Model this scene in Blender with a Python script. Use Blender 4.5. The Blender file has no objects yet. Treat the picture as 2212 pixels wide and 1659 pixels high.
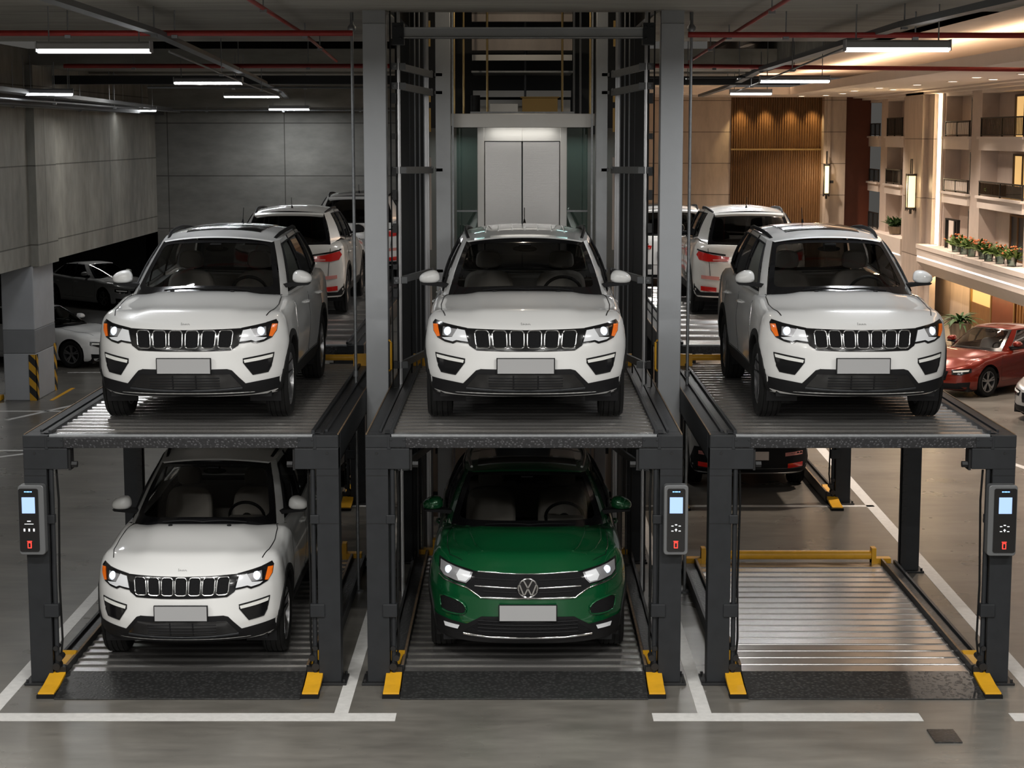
import bpy, bmesh, math, random
from mathutils import Vector, Matrix
from mathutils.bvhtree import BVHTree
random.seed(7)
C = bpy.context.scene.collection
PI = math.pi
# ------------------------------------------------------------------ materials
MT = {}
def mat(name, col=(.5, .5, .5), rough=.5, metal=0., emit=None, es=1., coat=0., spec=.5,
        noise=0., nscale=6., stretch=(1, 1, 1), bump=0., bscale=40., bstretch=None, rvar=0.):
    m = bpy.data.materials.new(name); m.use_nodes = True
    nt = m.node_tree; b = nt.nodes['Principled BSDF']
    b.inputs['Base Color'].default_value = (*col, 1)
    b.inputs['Roughness'].default_value = rough
    b.inputs['Metallic'].default_value = metal
    b.inputs['Specular IOR Level'].default_value = spec
    b.inputs['Coat Weight'].default_value = coat
    b.inputs['Coat Roughness'].default_value = .04
    if emit:
        b.inputs['Emission Color'].default_value = (*emit, 1)
        b.inputs['Emission Strength'].default_value = es
    N = nt.nodes.new; Lk = nt.links.new
    def coords(st):
        tc = N('ShaderNodeTexCoord'); mp = N('ShaderNodeMapping'); mp.inputs['Scale'].default_value = st
        Lk(tc.outputs['Object'], mp.inputs['Vector']); return mp.outputs['Vector']
    if noise > 0 or rvar > 0:
        n = N('ShaderNodeTexNoise'); n.inputs['Scale'].default_value = nscale
        n.inputs['Detail'].default_value = 6; n.inputs['Roughness'].default_value = .62
        Lk(coords(stretch), n.inputs['Vector'])
        if noise > 0:
            r = N('ShaderNodeMapRange'); r.inputs['From Min'].default_value = .3; r.inputs['From Max'].default_value = .7
            r.inputs['To Min'].default_value = 1 - noise; r.inputs['To Max'].default_value = 1 + noise
            Lk(n.outputs['Fac'], r.inputs['Value'])
            mx = N('ShaderNodeVectorMath'); mx.operation = 'MULTIPLY'; mx.inputs[0].default_value = col
            Lk(r.outputs[0], mx.inputs[1]); Lk(mx.outputs[0], b.inputs['Base Color'])
        if rvar > 0:
            r2 = N('ShaderNodeMapRange'); r2.inputs['From Min'].default_value = .3; r2.inputs['From Max'].default_value = .7
            r2.inputs['To Min'].default_value = max(.02, rough - rvar); r2.inputs['To Max'].default_value = rough + rvar
            Lk(n.outputs['Fac'], r2.inputs['Value']); Lk(r2.outputs[0], b.inputs['Roughness'])
    if bump > 0:
        n2 = N('ShaderNodeTexNoise'); n2.inputs['Scale'].default_value = bscale; n2.inputs['Detail'].default_value = 3
        Lk(coords(bstretch or stretch), n2.inputs['Vector'])
        bp = N('ShaderNodeBump'); bp.inputs['Strength'].default_value = bump; bp.inputs['Distance'].default_value = .01
        Lk(n2.outputs['Fac'], bp.inputs['Height']); Lk(bp.outputs[0], b.inputs['Normal'])
    MT[name] = m
    return m

def glass(name, tint=(.25, .27, .27), rough=.02, base=.08):
    m = bpy.data.materials.new(name); m.use_nodes = True
    nt = m.node_tree; nt.nodes.clear(); N = nt.nodes.new; Lk = nt.links.new
    o = N('ShaderNodeOutputMaterial'); mx = N('ShaderNodeMixShader'); t = N('ShaderNodeBsdfTransparent')
    g = N('ShaderNodeBsdfGlossy'); fr = N('ShaderNodeFresnel'); fr.inputs['IOR'].default_value = 1.45
    ad = N('ShaderNodeMath'); ad.operation = 'ADD'; ad.inputs[1].default_value = base - .04; ad.use_clamp = True
    t.inputs['Color'].default_value = (*tint, 1); g.inputs['Roughness'].default_value = rough
    g.inputs['Color'].default_value = (.9, .9, .9, 1)
    Lk(fr.outputs[0], ad.inputs[0]); Lk(ad.outputs[0], mx.inputs['Fac'])
    Lk(t.outputs[0], mx.inputs[1]); Lk(g.outputs[0], mx.inputs[2]); Lk(mx.outputs[0], o.inputs['Surface'])
    MT[name] = m
    return m

mat('white_paint', (.78, .78, .77), .28, coat=1.)
mat('pearl_paint', (.66, .64, .60), .3, coat=1.)
mat('green_paint', (.003, .085, .026), .25, metal=.3, coat=1.)
mat('red_paint', (.17, .012, .004), .25, metal=.3, coat=1.)
mat('silver_paint', (.42, .42, .42), .28, metal=.5, coat=.8)
mat('dark_paint', (.03, .028, .026), .25, coat=1.)
mat('black_plastic', (.010, .010, .011), .6, spec=.18)
mat('black_gloss', (.008, .008, .009), .15, coat=.5)
mat('arch_black', (.011, .011, .011), .65, spec=.18)
mat('rubber', (.008, .008, .008), .8, spec=.2)
mat('chrome', (.8, .8, .8), .12, metal=1.)
mat('satin_chrome', (.62, .62, .62), .3, metal=1.)
mat('alloy', (.45, .45, .46), .3, metal=.9)
mat('mesh_grille', (.008, .008, .009), .6, spec=.15, bump=.8, bscale=160)
mat('amber', (.85, .16, .01), .25, emit=(1, .2, .01), es=.12, coat=.5)
mat('lamp_inner', (.5, .5, .52), .25, metal=.6)
mat('lamp_white', (.72, .73, .75), .15, emit=(.85, .92, 1), es=.06)
mat('lens_lit', (.9, .93, 1), .1, emit=(.75, .87, 1), es=.7)
mat('drl', (.75, .75, .72), .25, emit=(1, .98, .9), es=.05)
mat('tail_red', (.45, .01, .008), .2, emit=(1, .03, .02), es=.03, coat=1.)
mat('tail_pink', (.6, .25, .22), .3)
mat('plate', (.36, .36, .365), .45)
mat('interior', (.17, .16, .15), .8)
mat('seat_cloth', (.42, .39, .36), .85)
mat('interior_light', (.28, .26, .24), .7)
mat('badge_grey', (.35, .35, .35), .4)
glass('windshield_glass', (.88, .88, .86), base=.045)
glass('side_glass', (.22, .23, .23), base=.10)
glass('rear_glass', (.05, .05, .05), base=.10)
mat('steel_dark', (.021, .0225, .025), .5, metal=.1, spec=.3, noise=.12, nscale=8)
mat('steel_black', (.016, .016, .017), .5, metal=.3)
mat('steel_grey', (.40, .415, .435), .40, metal=.35, noise=.05, nscale=2)
mat('steel_frame', (.34, .35, .36), .4, metal=.5, noise=.06, nscale=3)
mat('galv', (.30, .31, .32), .45, metal=.7, noise=.15, nscale=20)
mat('rust_edge', (.22, .15, .09), .6, metal=.4, noise=.3, nscale=12)
mat('deck_steel', (.68, .66, .64), .27, metal=.92, noise=.05, nscale=2, stretch=(1, .25, 1))
mat('safety_yellow', (.70, .36, .015), .45, noise=.08, nscale=9)
mat('screen_blue', (.2, .3, .5), .3, emit=(.42, .60, 1.), es=.85)
mat('led_blue', (.2, .4, .9), .3, emit=(.2, .45, 1.), es=1.6)
mat('led_white', (.7, .7, .7), .3, emit=(.9, .95, 1.), es=.6)
mat('led_red', (.7, .05, .04), .3, emit=(1., .06, .04), es=.8)
mat('panel_case', (.16, .165, .17), .4, metal=.4)
mat('line_white', (.62, .61, .59), .5, noise=.1, nscale=14)
mat('pipe_red', (.30, .02, .016), .45, noise=.15, nscale=7)
mat('tube_light', (1, 1, 1), .3, emit=(.95, .98, 1.), es=14.)
mat('fixture', (.45, .45, .46), .45, metal=.3)
mat('brass', (.45, .32, .14), .35, metal=.9)
mat('wood_panel', (.17, .085, .032), .5, noise=.25, nscale=5, stretch=(4, 4, .4))
mat('redbrown_panel', (.125, .03, .012), .5, noise=.1, nscale=3)
mat('gold_cloth', (.50, .32, .10), .6)
mat('leaf', (.035, .085, .02), .55, noise=.3, nscale=9)
mat('leaf_light', (.10, .16, .03), .55, noise=.3, nscale=9)
mat('flower', (.55, .16, .05), .6)
mat('pot', (.24, .18, .12), .6)
mat('railing', (.03, .028, .026), .5, metal=.4)
mat('frame_brown', (.045, .028, .016), .5)
mat('dark_window', (.05, .055, .065), .4)
mat('lit_window', (.5, .35, .15), .5, emit=(1., .62, .25), es=.55)
mat('curtain_lit', (.5, .35, .15), .7, emit=(1., .6, .22), es=.75)
mat('led_strip', (1, .9, .7), .4, emit=(1., .80, .55), es=4.)
mat('led_strip_white', (1, .95, .9), .4, emit=(1., .93, .85), es=2.2)
mat('sconce_glow', (1, .85, .55), .4, emit=(1., .72, .36), es=1.8)
mat('downlight_glow', (1, .9, .75), .4, emit=(1., .86, .66), es=9.)
mat('stucco', (.56, .465, .405), .75, noise=.06, nscale=3, bump=.1, bscale=50)
mat('plaster_white', (.72, .63, .565), .75, noise=.03, nscale=2)
mat('column_white', (.42, .43, .45), .55, noise=.05, nscale=3)
mat('column_grey', (.22, .225, .235), .55, noise=.05, nscale=3)
mat('brushed_steel', (.52, .51, .50), .26, metal=1., bump=.04, bscale=5, bstretch=(1, 1, 60))
mat('elevator_frame', (.55, .54, .52), .4, metal=.6)
glass('shaft_glass', (.62, .74, .70), base=.14)
mat('shaft_shade', (.008, .009, .010), .5)  # near-black: darkness of the open shaft put into the colour
mat('shaft_wall', (.16, .15, .13), .7)
mat('duct_tan', (.30, .19, .06), .6)
mat('tray_grey', (.16, .165, .17), .5, metal=.5)

def concrete(name, col, panel=None, dark=.35, rough=.75, streak=(1, 1, .25)):
    m = mat(name, col, rough); nt = m.node_tree; b = nt.nodes['Principled BSDF']; N = nt.nodes.new; Lk = nt.links.new
    tc = N('ShaderNodeTexCoord')
    def nz(sc, st, det, rg):
        mp = N('ShaderNodeMapping'); mp.inputs['Scale'].default_value = st; Lk(tc.outputs['Object'], mp.inputs['Vector'])
        n = N('ShaderNodeTexNoise'); n.inputs['Scale'].default_value = sc; n.inputs['Detail'].default_value = det
        n.inputs['Roughness'].default_value = .65; Lk(mp.outputs[0], n.inputs['Vector'])
        r = N('ShaderNodeMapRange'); r.inputs['From Min'].default_value = .3; r.inputs['From Max'].default_value = .7
        r.inputs['To Min'].default_value = rg[0]; r.inputs['To Max'].default_value = rg[1]
        Lk(n.outputs['Fac'], r.inputs['Value']); return r.outputs[0]
    a = nz(.5, streak, 5, (1 - dark, 1 + dark * .6)); c = nz(4, streak, 8, (.86, 1.12))
    mu = N('ShaderNodeMath'); mu.operation = 'MULTIPLY'; Lk(a, mu.inputs[0]); Lk(c, mu.inputs[1])
    out = mu.outputs[0]
    if panel:
        ax, pw, ph, off = panel
        sep = N('ShaderNodeSeparateXYZ'); Lk(tc.outputs['Object'], sep.inputs[0])
        cmb = N('ShaderNodeCombineXYZ'); Lk(sep.outputs[ax], cmb.inputs[0]); Lk(sep.outputs[2], cmb.inputs[1])
        br = N('ShaderNodeTexBrick'); br.inputs['Scale'].default_value = 1; br.offset = off
        br.inputs['Brick Width'].default_value = pw; br.inputs['Row Height'].default_value = ph
        br.inputs['Mortar Size'].default_value = .014; br.inputs['Mortar Smooth'].default_value = .3
        br.inputs['Color1'].default_value = (1, 1, 1, 1); br.inputs['Color2'].default_value = (.85, .85, .85, 1)
        br.inputs['Mortar'].default_value = (.32, .31, .30, 1)
        Lk(cmb.outputs[0], br.inputs['Vector'])
        m2 = N('ShaderNodeVectorMath'); m2.operation = 'SCALE'; Lk(br.outputs['Color'], m2.inputs[0]); Lk(out, m2.inputs['Scale'])
        out = m2.outputs[0]
        m3 = N('ShaderNodeVectorMath'); m3.operation = 'MULTIPLY'; Lk(out, m3.inputs[0]); m3.inputs[1].default_value = col
    else:
        m3 = N('ShaderNodeVectorMath'); m3.operation = 'SCALE'; m3.inputs[0].default_value = col; Lk(out, m3.inputs['Scale'])
    Lk(m3.outputs[0], b.inputs['Base Color'])
    n = N('ShaderNodeTexNoise'); n.inputs['Scale'].default_value = 18; n.inputs['Detail'].default_value = 4
    Lk(tc.outputs['Object'], n.inputs['Vector'])
    bp = N('ShaderNodeBump'); bp.inputs['Strength'].default_value = .15; bp.inputs['Distance'].default_value = .01
    Lk(n.outputs['Fac'], bp.inputs['Height']); Lk(bp.outputs[0], b.inputs['Normal'])
    return m
concrete('concrete_side', (.27, .26, .228), (1, 6.2, 1.45, 0.), dark=.42, streak=(1, .8, .35))
concrete('concrete_back', (.19, .186, .168), (0, 2.9, 1.3, 0.), dark=.35, streak=(.4, 1, 1))
concrete('concrete_ceiling', (.30, .285, .25), None, dark=.3, streak=(.3, 1.5, 1))
concrete('concrete_shaded', (.05, .05, .048), None)  # darker concrete copy: shade of the recess and low bay put in colour
def marble(name, col, pw, ph, ax):
    m = concrete(name, col, (ax, pw, ph, .0), dark=.12, rough=.4)
    return m
marble('marble_back', (.56, .46, .375), 2.4, 1.0, 0)
marble('marble_side', (.56, .465, .40), 3.4, 1.6, 1)
def floor_mat():
    m = mat('floor_concrete', (.10, .097, .09), .3); nt = m.node_tree; b = nt.nodes['Principled BSDF']; N = nt.nodes.new; Lk = nt.links.new
    tc = N('ShaderNodeTexCoord')
    def nz(sc, st, det, lo, hi, a, c):
        mp = N('ShaderNodeMapping'); mp.inputs['Scale'].default_value = st; Lk(tc.outputs['Object'], mp.inputs['Vector'])
        n = N('ShaderNodeTexNoise'); n.inputs['Scale'].default_value = sc; n.inputs['Detail'].default_value = det
        n.inputs['Roughness'].default_value = .6; n.inputs['Distortion'].default_value = .15; Lk(mp.outputs[0], n.inputs['Vector'])
        r = N('ShaderNodeMapRange'); r.inputs['From Min'].default_value = lo; r.inputs['From Max'].default_value = hi
        r.inputs['To Min'].default_value = a; r.inputs['To Max'].default_value = c
        Lk(n.outputs['Fac'], r.inputs['Value']); return r.outputs[0]
    a = nz(.9, (.7, 1.3, 1), 7, .25, .75, .66, 1.26); c = nz(3.2, (.5, 1.8, 1), 5, .25, .8, 1.16, .70)
    mu = N('ShaderNodeMath'); mu.operation = 'MULTIPLY'; Lk(a, mu.inputs[0]); Lk(c, mu.inputs[1])
    sc = N('ShaderNodeVectorMath'); sc.operation = 'SCALE'; sc.inputs[0].default_value = (.155, .145, .128); Lk(mu.outputs[0], sc.inputs['Scale'])
    Lk(sc.outputs[0], b.inputs['Base Color'])
    Lk(nz(1.2, (1, 1, 1), 3, .2, .8, .25, .33), b.inputs['Roughness'])
floor_mat()
def checker(name, col, scale, rough=.42):
    m = mat(name, col, rough, metal=.6); nt = m.node_tree; b = nt.nodes['Principled BSDF']; N = nt.nodes.new; Lk = nt.links.new
    tc = N('ShaderNodeTexCoord'); v = N('ShaderNodeTexVoronoi'); v.inputs['Scale'].default_value = scale
    Lk(tc.outputs['Object'], v.inputs['Vector'])
    r = N('ShaderNodeMapRange'); r.inputs['From Min'].default_value = .15; r.inputs['From Max'].default_value = .45
    r.inputs['To Min'].default_value = 1; r.inputs['To Max'].default_value = 0; Lk(v.outputs['Distance'], r.inputs['Value'])
    bp = N('ShaderNodeBump'); bp.inputs['Strength'].default_value = .35; bp.inputs['Distance'].default_value = .006
    cr = N('ShaderNodeMapRange'); cr.inputs['From Min'].default_value = .1; cr.inputs['From Max'].default_value = .6; cr.inputs['To Min'].default_value = 1.5; cr.inputs['To Max'].default_value = .75; Lk(v.outputs['Distance'], cr.inputs['Value'])
    cs = N('ShaderNodeVectorMath'); cs.operation = 'SCALE'; cs.inputs[0].default_value = col; Lk(cr.outputs[0], cs.inputs['Scale']); Lk(cs.outputs[0], b.inputs['Base Color'])
    Lk(r.outputs[0], bp.inputs['Height']); Lk(bp.outputs[0], b.inputs['Normal'])
checker('checker_plate', (.045, .045, .048), 40)
checker('checker_ramp', (.06, .06, .06), 30, .36)
def hazard():
    m = mat('hazard_stripes', (.6, .3, .02), .5); nt = m.node_tree; b = nt.nodes['Principled BSDF']; N = nt.nodes.new; Lk = nt.links.new
    tc = N('ShaderNodeTexCoord'); sp = N('ShaderNodeSeparateXYZ'); Lk(tc.outputs['Object'], sp.inputs[0])
    a = N('ShaderNodeMath'); a.operation = 'ADD'; Lk(sp.outputs[0], a.inputs[0]); Lk(sp.outputs[1], a.inputs[1])
    s = N('ShaderNodeMath'); s.operation = 'ADD'; Lk(a.outputs[0], s.inputs[0]); Lk(sp.outputs[2], s.inputs[1])
    f = N('ShaderNodeMath'); f.operation = 'MULTIPLY'; f.inputs[1].default_value = 3.4; Lk(s.outputs[0], f.inputs[0])
    g = N('ShaderNodeMath'); g.operation = 'FRACT'; Lk(f.outputs[0], g.inputs[0])
    h = N('ShaderNodeMath'); h.operation = 'GREATER_THAN'; h.inputs[1].default_value = .5; Lk(g.outputs[0], h.inputs[0])
    mx = N('ShaderNodeMix'); mx.data_type = 'RGBA'; mx.inputs['A'].default_value = (.65, .34, .02, 1); mx.inputs['B'].default_value = (.02, .02, .02, 1)
    Lk(h.outputs[0], mx.inputs['Factor']); Lk(mx.outputs['Result'], b.inputs['Base Color'])
hazard()
# ------------------------------------------------------------------ mesh builder
class MB:
    def __init__(s): s.v = []; s.f = []; s.m = []
    def add(s, vs, fs, mi=0):
        o = len(s.v); s.v += [tuple(p) for p in vs]
        for f in fs: s.f.append([i + o for i in f]); s.m.append(mi)
        return s
    def box(s, x0, x1, y0, y1, z0, z1, mi=0):
        x0, x1 = min(x0, x1), max(x0, x1); y0, y1 = min(y0, y1), max(y0, y1); z0, z1 = min(z0, z1), max(z0, z1)
        return s.add([(x0, y0, z0), (x1, y0, z0), (x1, y1, z0), (x0, y1, z0), (x0, y0, z1), (x1, y0, z1), (x1, y1, z1), (x0, y1, z1)],
              [(0, 3, 2, 1), (4, 5, 6, 7), (0, 1, 5, 4), (1, 2, 6, 5), (2, 3, 7, 6), (3, 0, 4, 7)], mi)
    def beam(s, p, q, w, h, mi=0):
        p = Vector(p); q = Vector(q); d = (q - p).normalized()
        up = Vector((0, 0, 1)) if abs(d.z) < .95 else Vector((0, 1, 0))
        a = d.cross(up).normalized() * (w / 2); b = a.cross(d).normalized() * (h / 2)
        vs = [p - a - b, p + a - b, p + a + b, p - a + b, q - a - b, q + a - b, q + a + b, q - a + b]
        return s.add(vs, [(0, 1, 2, 3), (7, 6, 5, 4), (0, 4, 5, 1), (1, 5, 6, 2), (2, 6, 7, 3), (3, 7, 4, 0)], mi)
    def cyl(s, p, q, r, n=12, r2=None, mi=0):
        r2 = r if r2 is None else r2
        p = Vector(p); q = Vector(q); d = (q - p).normalized()
        up = Vector((0, 0, 1)) if abs(d.z) < .9 else Vector((1, 0, 0))
        a = d.cross(up).normalized(); b = a.cross(d)
        vs = [p + (a * math.cos(t) + b * math.sin(t)) * r for t in [2 * PI * i / n for i in range(n)]]
        vs += [q + (a * math.cos(t) + b * math.sin(t)) * r2 for t in [2 * PI * i / n for i in range(n)]]
        fs = [(i, (i + 1) % n, n + (i + 1) % n, n + i) for i in range(n)] + [tuple(range(n))[::-1], tuple(range(n, 2 * n))]
        return s.add(vs, fs, mi)
    def tube(s, pts, r, n=8, closed=False, mi=0, flat=1.):
        pts = [Vector(p) for p in pts]; m = len(pts); rings = []
        for i, p in enumerate(pts):
            if closed: d = pts[(i + 1) % m] - pts[i - 1]
            else: d = pts[min(i + 1, m - 1)] - pts[max(i - 1, 0)]
            d.normalize()
            up = Vector((0, 0, 1)) if abs(d.z) < .9 else Vector((0, 1, 0))
            a = d.cross(up).normalized(); b = a.cross(d)
            rr = r[i] if isinstance(r, (list, tuple)) else r
            rings.append([p + (a * math.cos(t) * flat + b * math.sin(t)) * rr for t in [2 * PI * k / n for k in range(n)]])
        vs = [v for g in rings for v in g]; fs = []
        for i in range(m if closed else m - 1):
            j = (i + 1) % m
            # keep ring phase aligned
            for k in range(n): fs.append((i * n + k, i * n + (k + 1) % n, j * n + (k + 1) % n, j * n + k))
        if not closed: fs += [tuple(range(n))[::-1], tuple(range((m - 1) * n, m * n))]
        return s.add(vs, fs, mi)
    def prism(s, poly, ax, a, b, mi=0):
        n = len(poly)
        def P(u, v, w): return {'x': (w, u, v), 'y': (u, w, v), 'z': (u, v, w)}[ax]
        vs = [P(u, v, a) for u, v in poly] + [P(u, v, b) for u, v in poly]
        fs = [tuple(range(n)), tuple(range(2 * n - 1, n - 1, -1))] + [(i, n + i, n + (i + 1) % n, (i + 1) % n) for i in range(n)]
        return s.add(vs, fs, mi)
    def lathe(s, prof, c, ax='z', n=24, mi=0, closed=False):
        vs = []; fs = []; m = len(prof); c = Vector(c)
        for r, h in prof:
            for k in range(n):
                t = 2 * PI * k / n; u, v = r * math.cos(t), r * math.sin(t)
                vs.append(c + Vector({'x': (h, u, v), 'y': (u, h, v), 'z': (u, v, h)}[ax]))
        for i in range(m - (0 if closed else 1)):
            j = (i + 1) % m
            for k in range(n): fs.append((i * n + k, i * n + (k + 1) % n, j * n + (k + 1) % n, j * n + k))
        if not closed: fs += [tuple(range(n))[::-1], tuple(range((m - 1) * n, m * n))]
        return s.add(vs, fs, mi)
    def grid(s, P, mi=0):
        h = len(P); w = len(P[0])
        return s.add([p for r in P for p in r], [(i * w + j, i * w + j + 1, (i + 1) * w + j + 1, (i + 1) * w + j) for i in range(h - 1) for j in range(w - 1)], mi)
    def build(s, name, m, parent=None, smooth=None, bevel=0, fix=True):
        me = bpy.data.meshes.new(name); me.from_pydata(s.v, [], s.f); me.update()
        ms = m if isinstance(m, (list, tuple)) else [m]
        for k in ms: me.materials.append(MT[k])
        if len(ms) > 1:
            for p, i in zip(me.polygons, s.m): p.material_index = i
        if fix:
            bm = bmesh.new(); bm.from_mesh(me); bmesh.ops.recalc_face_normals(bm, faces=bm.faces); bm.to_mesh(me); bm.free()
        if smooth is not None:
            me.shade_smooth(); me.set_sharp_from_angle(angle=math.radians(smooth))
        o = bpy.data.objects.new(name, me); C.objects.link(o)
        if parent: o.parent = parent
        if bevel:
            b = o.modifiers.new('bevel', 'BEVEL'); b.width = bevel; b.segments = 2; b.limit_method = 'ANGLE'
        return o
def tag(o, label, cat, group=None):
    o['label'] = label; o['category'] = cat
    if group: o['group'] = group
    return o
def thing(name, label, cat, loc=(0, 0, 0), rotz=0, group=None):
    o = bpy.data.objects.new(name, None); C.objects.link(o); o.location = loc; o.rotation_euler = (0, 0, rotz)
    o.empty_display_size = .2
    return tag(o, label, cat, group)
def struct(o): o['kind'] = 'structure'; return o
def dup(root, loc, rotz, label, group=None):
    r = root.copy(); C.objects.link(r); r.location = loc; r.rotation_euler = (0, 0, rotz); r['label'] = label
    if group: r['group'] = group
    def rec(src, dst):
        for ch in list(src.children):
            c = ch.copy(); C.objects.link(c); c.parent = dst; rec(ch, c)
    rec(root, r)
    return r
def lerp(a, b, t): return a + (b - a) * t
def interp(tab, x):
    if x <= tab[0][0]: return tab[0][1]
    for (a, va), (b, vb) in zip(tab, tab[1:]):
        if x <= b:
            t = (x - a) / (b - a); t = t * t * (3 - 2 * t)
            return va + (vb - va) * t
    return tab[-1][1]
def chaikin(p, n=2, closed=True):
    for _ in range(n):
        q = []
        m = len(p)
        for i in range(m if closed else m - 1):
            a, b = p[i], p[(i + 1) % m]
            q += [(lerp(a[0], b[0], .25), lerp(a[1], b[1], .25)), (lerp(a[0], b[0], .75), lerp(a[1], b[1], .75))]
        if not closed: q = [p[0]] + q + [p[-1]]
        p = q
    return p
def rrect(x0, x1, z0, z1, r, n=4):
    o = []
    for cx, cz, a in ((x1 - r, z1 - r, 0), (x0 + r, z1 - r, 90), (x0 + r, z0 + r, 180), (x1 - r, z0 + r, 270)):
        for k in range(n + 1):
            t = math.radians(a + 90 * k / n); o.append((cx + r * math.cos(t), cz + r * math.sin(t)))
    return o
# ------------------------------------------------------------------ cars  (local: front bumper at y=0, +y to the rear, z up)
SUV = dict(L=4.55, w=.915, a=.60, p=2.4, b=.40, zb=.285, ax1=.87, ax2=3.62, R=.405, wr=.355, cowly=1.08, sidey=1.5,
    ztop=[(0, .952), (.3, .975), (.7, 1.02), (1.4, 1.085), (2.4, 1.10), (3.4, 1.15), (4.0, 1.17), (4.55, 1.10)], cowlz=1.145,
    lev=[(0, .07, .12), (.06, .03, .05), (.16, .012, .018), (.32, 0, 0), (.62, 0, .006), (.8, .008, .03), (.9, .02, .055), (.96, .04, .085), (1, .075, .14)],
    B=[(0, 1.10, 1.135), (.745, 1.36, 1.09), (.805, 1.52, 1.08), (.85, 2.45, 1.10), (.85, 2.53, 1.10), (.845, 3.28, 1.14), (.84, 3.36, 1.15), (.815, 3.86, 1.20), (.70, 4.36, 1.12), (0, 4.46, 1.09)],
    T=[(0, 1.98, 1.60), (.585, 2.10, 1.575), (.625, 2.26, 1.58), (.645, 2.56, 1.61), (.648, 2.63, 1.613), (.642, 3.26, 1.625), (.64, 3.33, 1.625), (.62, 3.72, 1.615), (.565, 4.06, 1.60), (0, 4.14, 1.64)],
    crown=.07, hood=.03)
TROC = dict(SUV, L=4.3, w=.905, a=.62, p=2.5, zb=.20, ax1=.84, ax2=3.45, R=.39, wr=.34, cowly=1.02,
    ztop=[(0, .885), (.3, .93), (.7, .985), (1.4, 1.035), (2.4, 1.04), (3.4, 1.08), (4.3, 1.02)], cowlz=1.075,
    B=[(0, 1.06, 1.06), (.745, 1.34, 1.035), (.80, 1.50, 1.03), (.84, 2.38, 1.04), (.84, 2.45, 1.04), (.835, 3.15, 1.07), (.83, 3.22, 1.08), (.79, 3.66, 1.14), (.68, 4.10, 1.06), (0, 4.2, 1.04)],
    T=[(0, 1.90, 1.47), (.59, 2.02, 1.45), (.62, 2.16, 1.455), (.635, 2.45, 1.47), (.635, 2.52, 1.47), (.625, 3.10, 1.46), (.62, 3.16, 1.46), (.60, 3.45, 1.44), (.55, 3.76, 1.43), (0, 3.84, 1.46)], crown=.04)
SEDAN = dict(SUV, L=4.75, w=.905, a=.75, p=2.2, b=.5, zb=.17, ax1=.92, ax2=3.72, R=.375, wr=.335, cowly=1.30, sidey=1.75,
    ztop=[(0, .68), (.4, .76), (.9, .86), (1.6, .93), (2.6, .95), (3.7, .99), (4.3, 1.0), (4.75, .95)], cowlz=.955,
    B=[(0, 1.32, .945), (.70, 1.62, .92), (.765, 1.82, .92), (.80, 2.62, .94), (.80, 2.68, .94), (.795, 3.40, .97), (.79, 3.46, .97), (.76, 3.82, .99), (.64, 4.16, .99), (0, 4.28, 1.0)],
    T=[(0, 2.16, 1.39), (.50, 2.28, 1.37), (.54, 2.42, 1.38), (.56, 2.76, 1.395), (.56, 2.81, 1.395), (.55, 3.28, 1.375), (.55, 3.32, 1.37), (.53, 3.44, 1.355), (.49, 3.56, 1.33), (0, 3.62, 1.35)],
    crown=.03, hood=.035)

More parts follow.
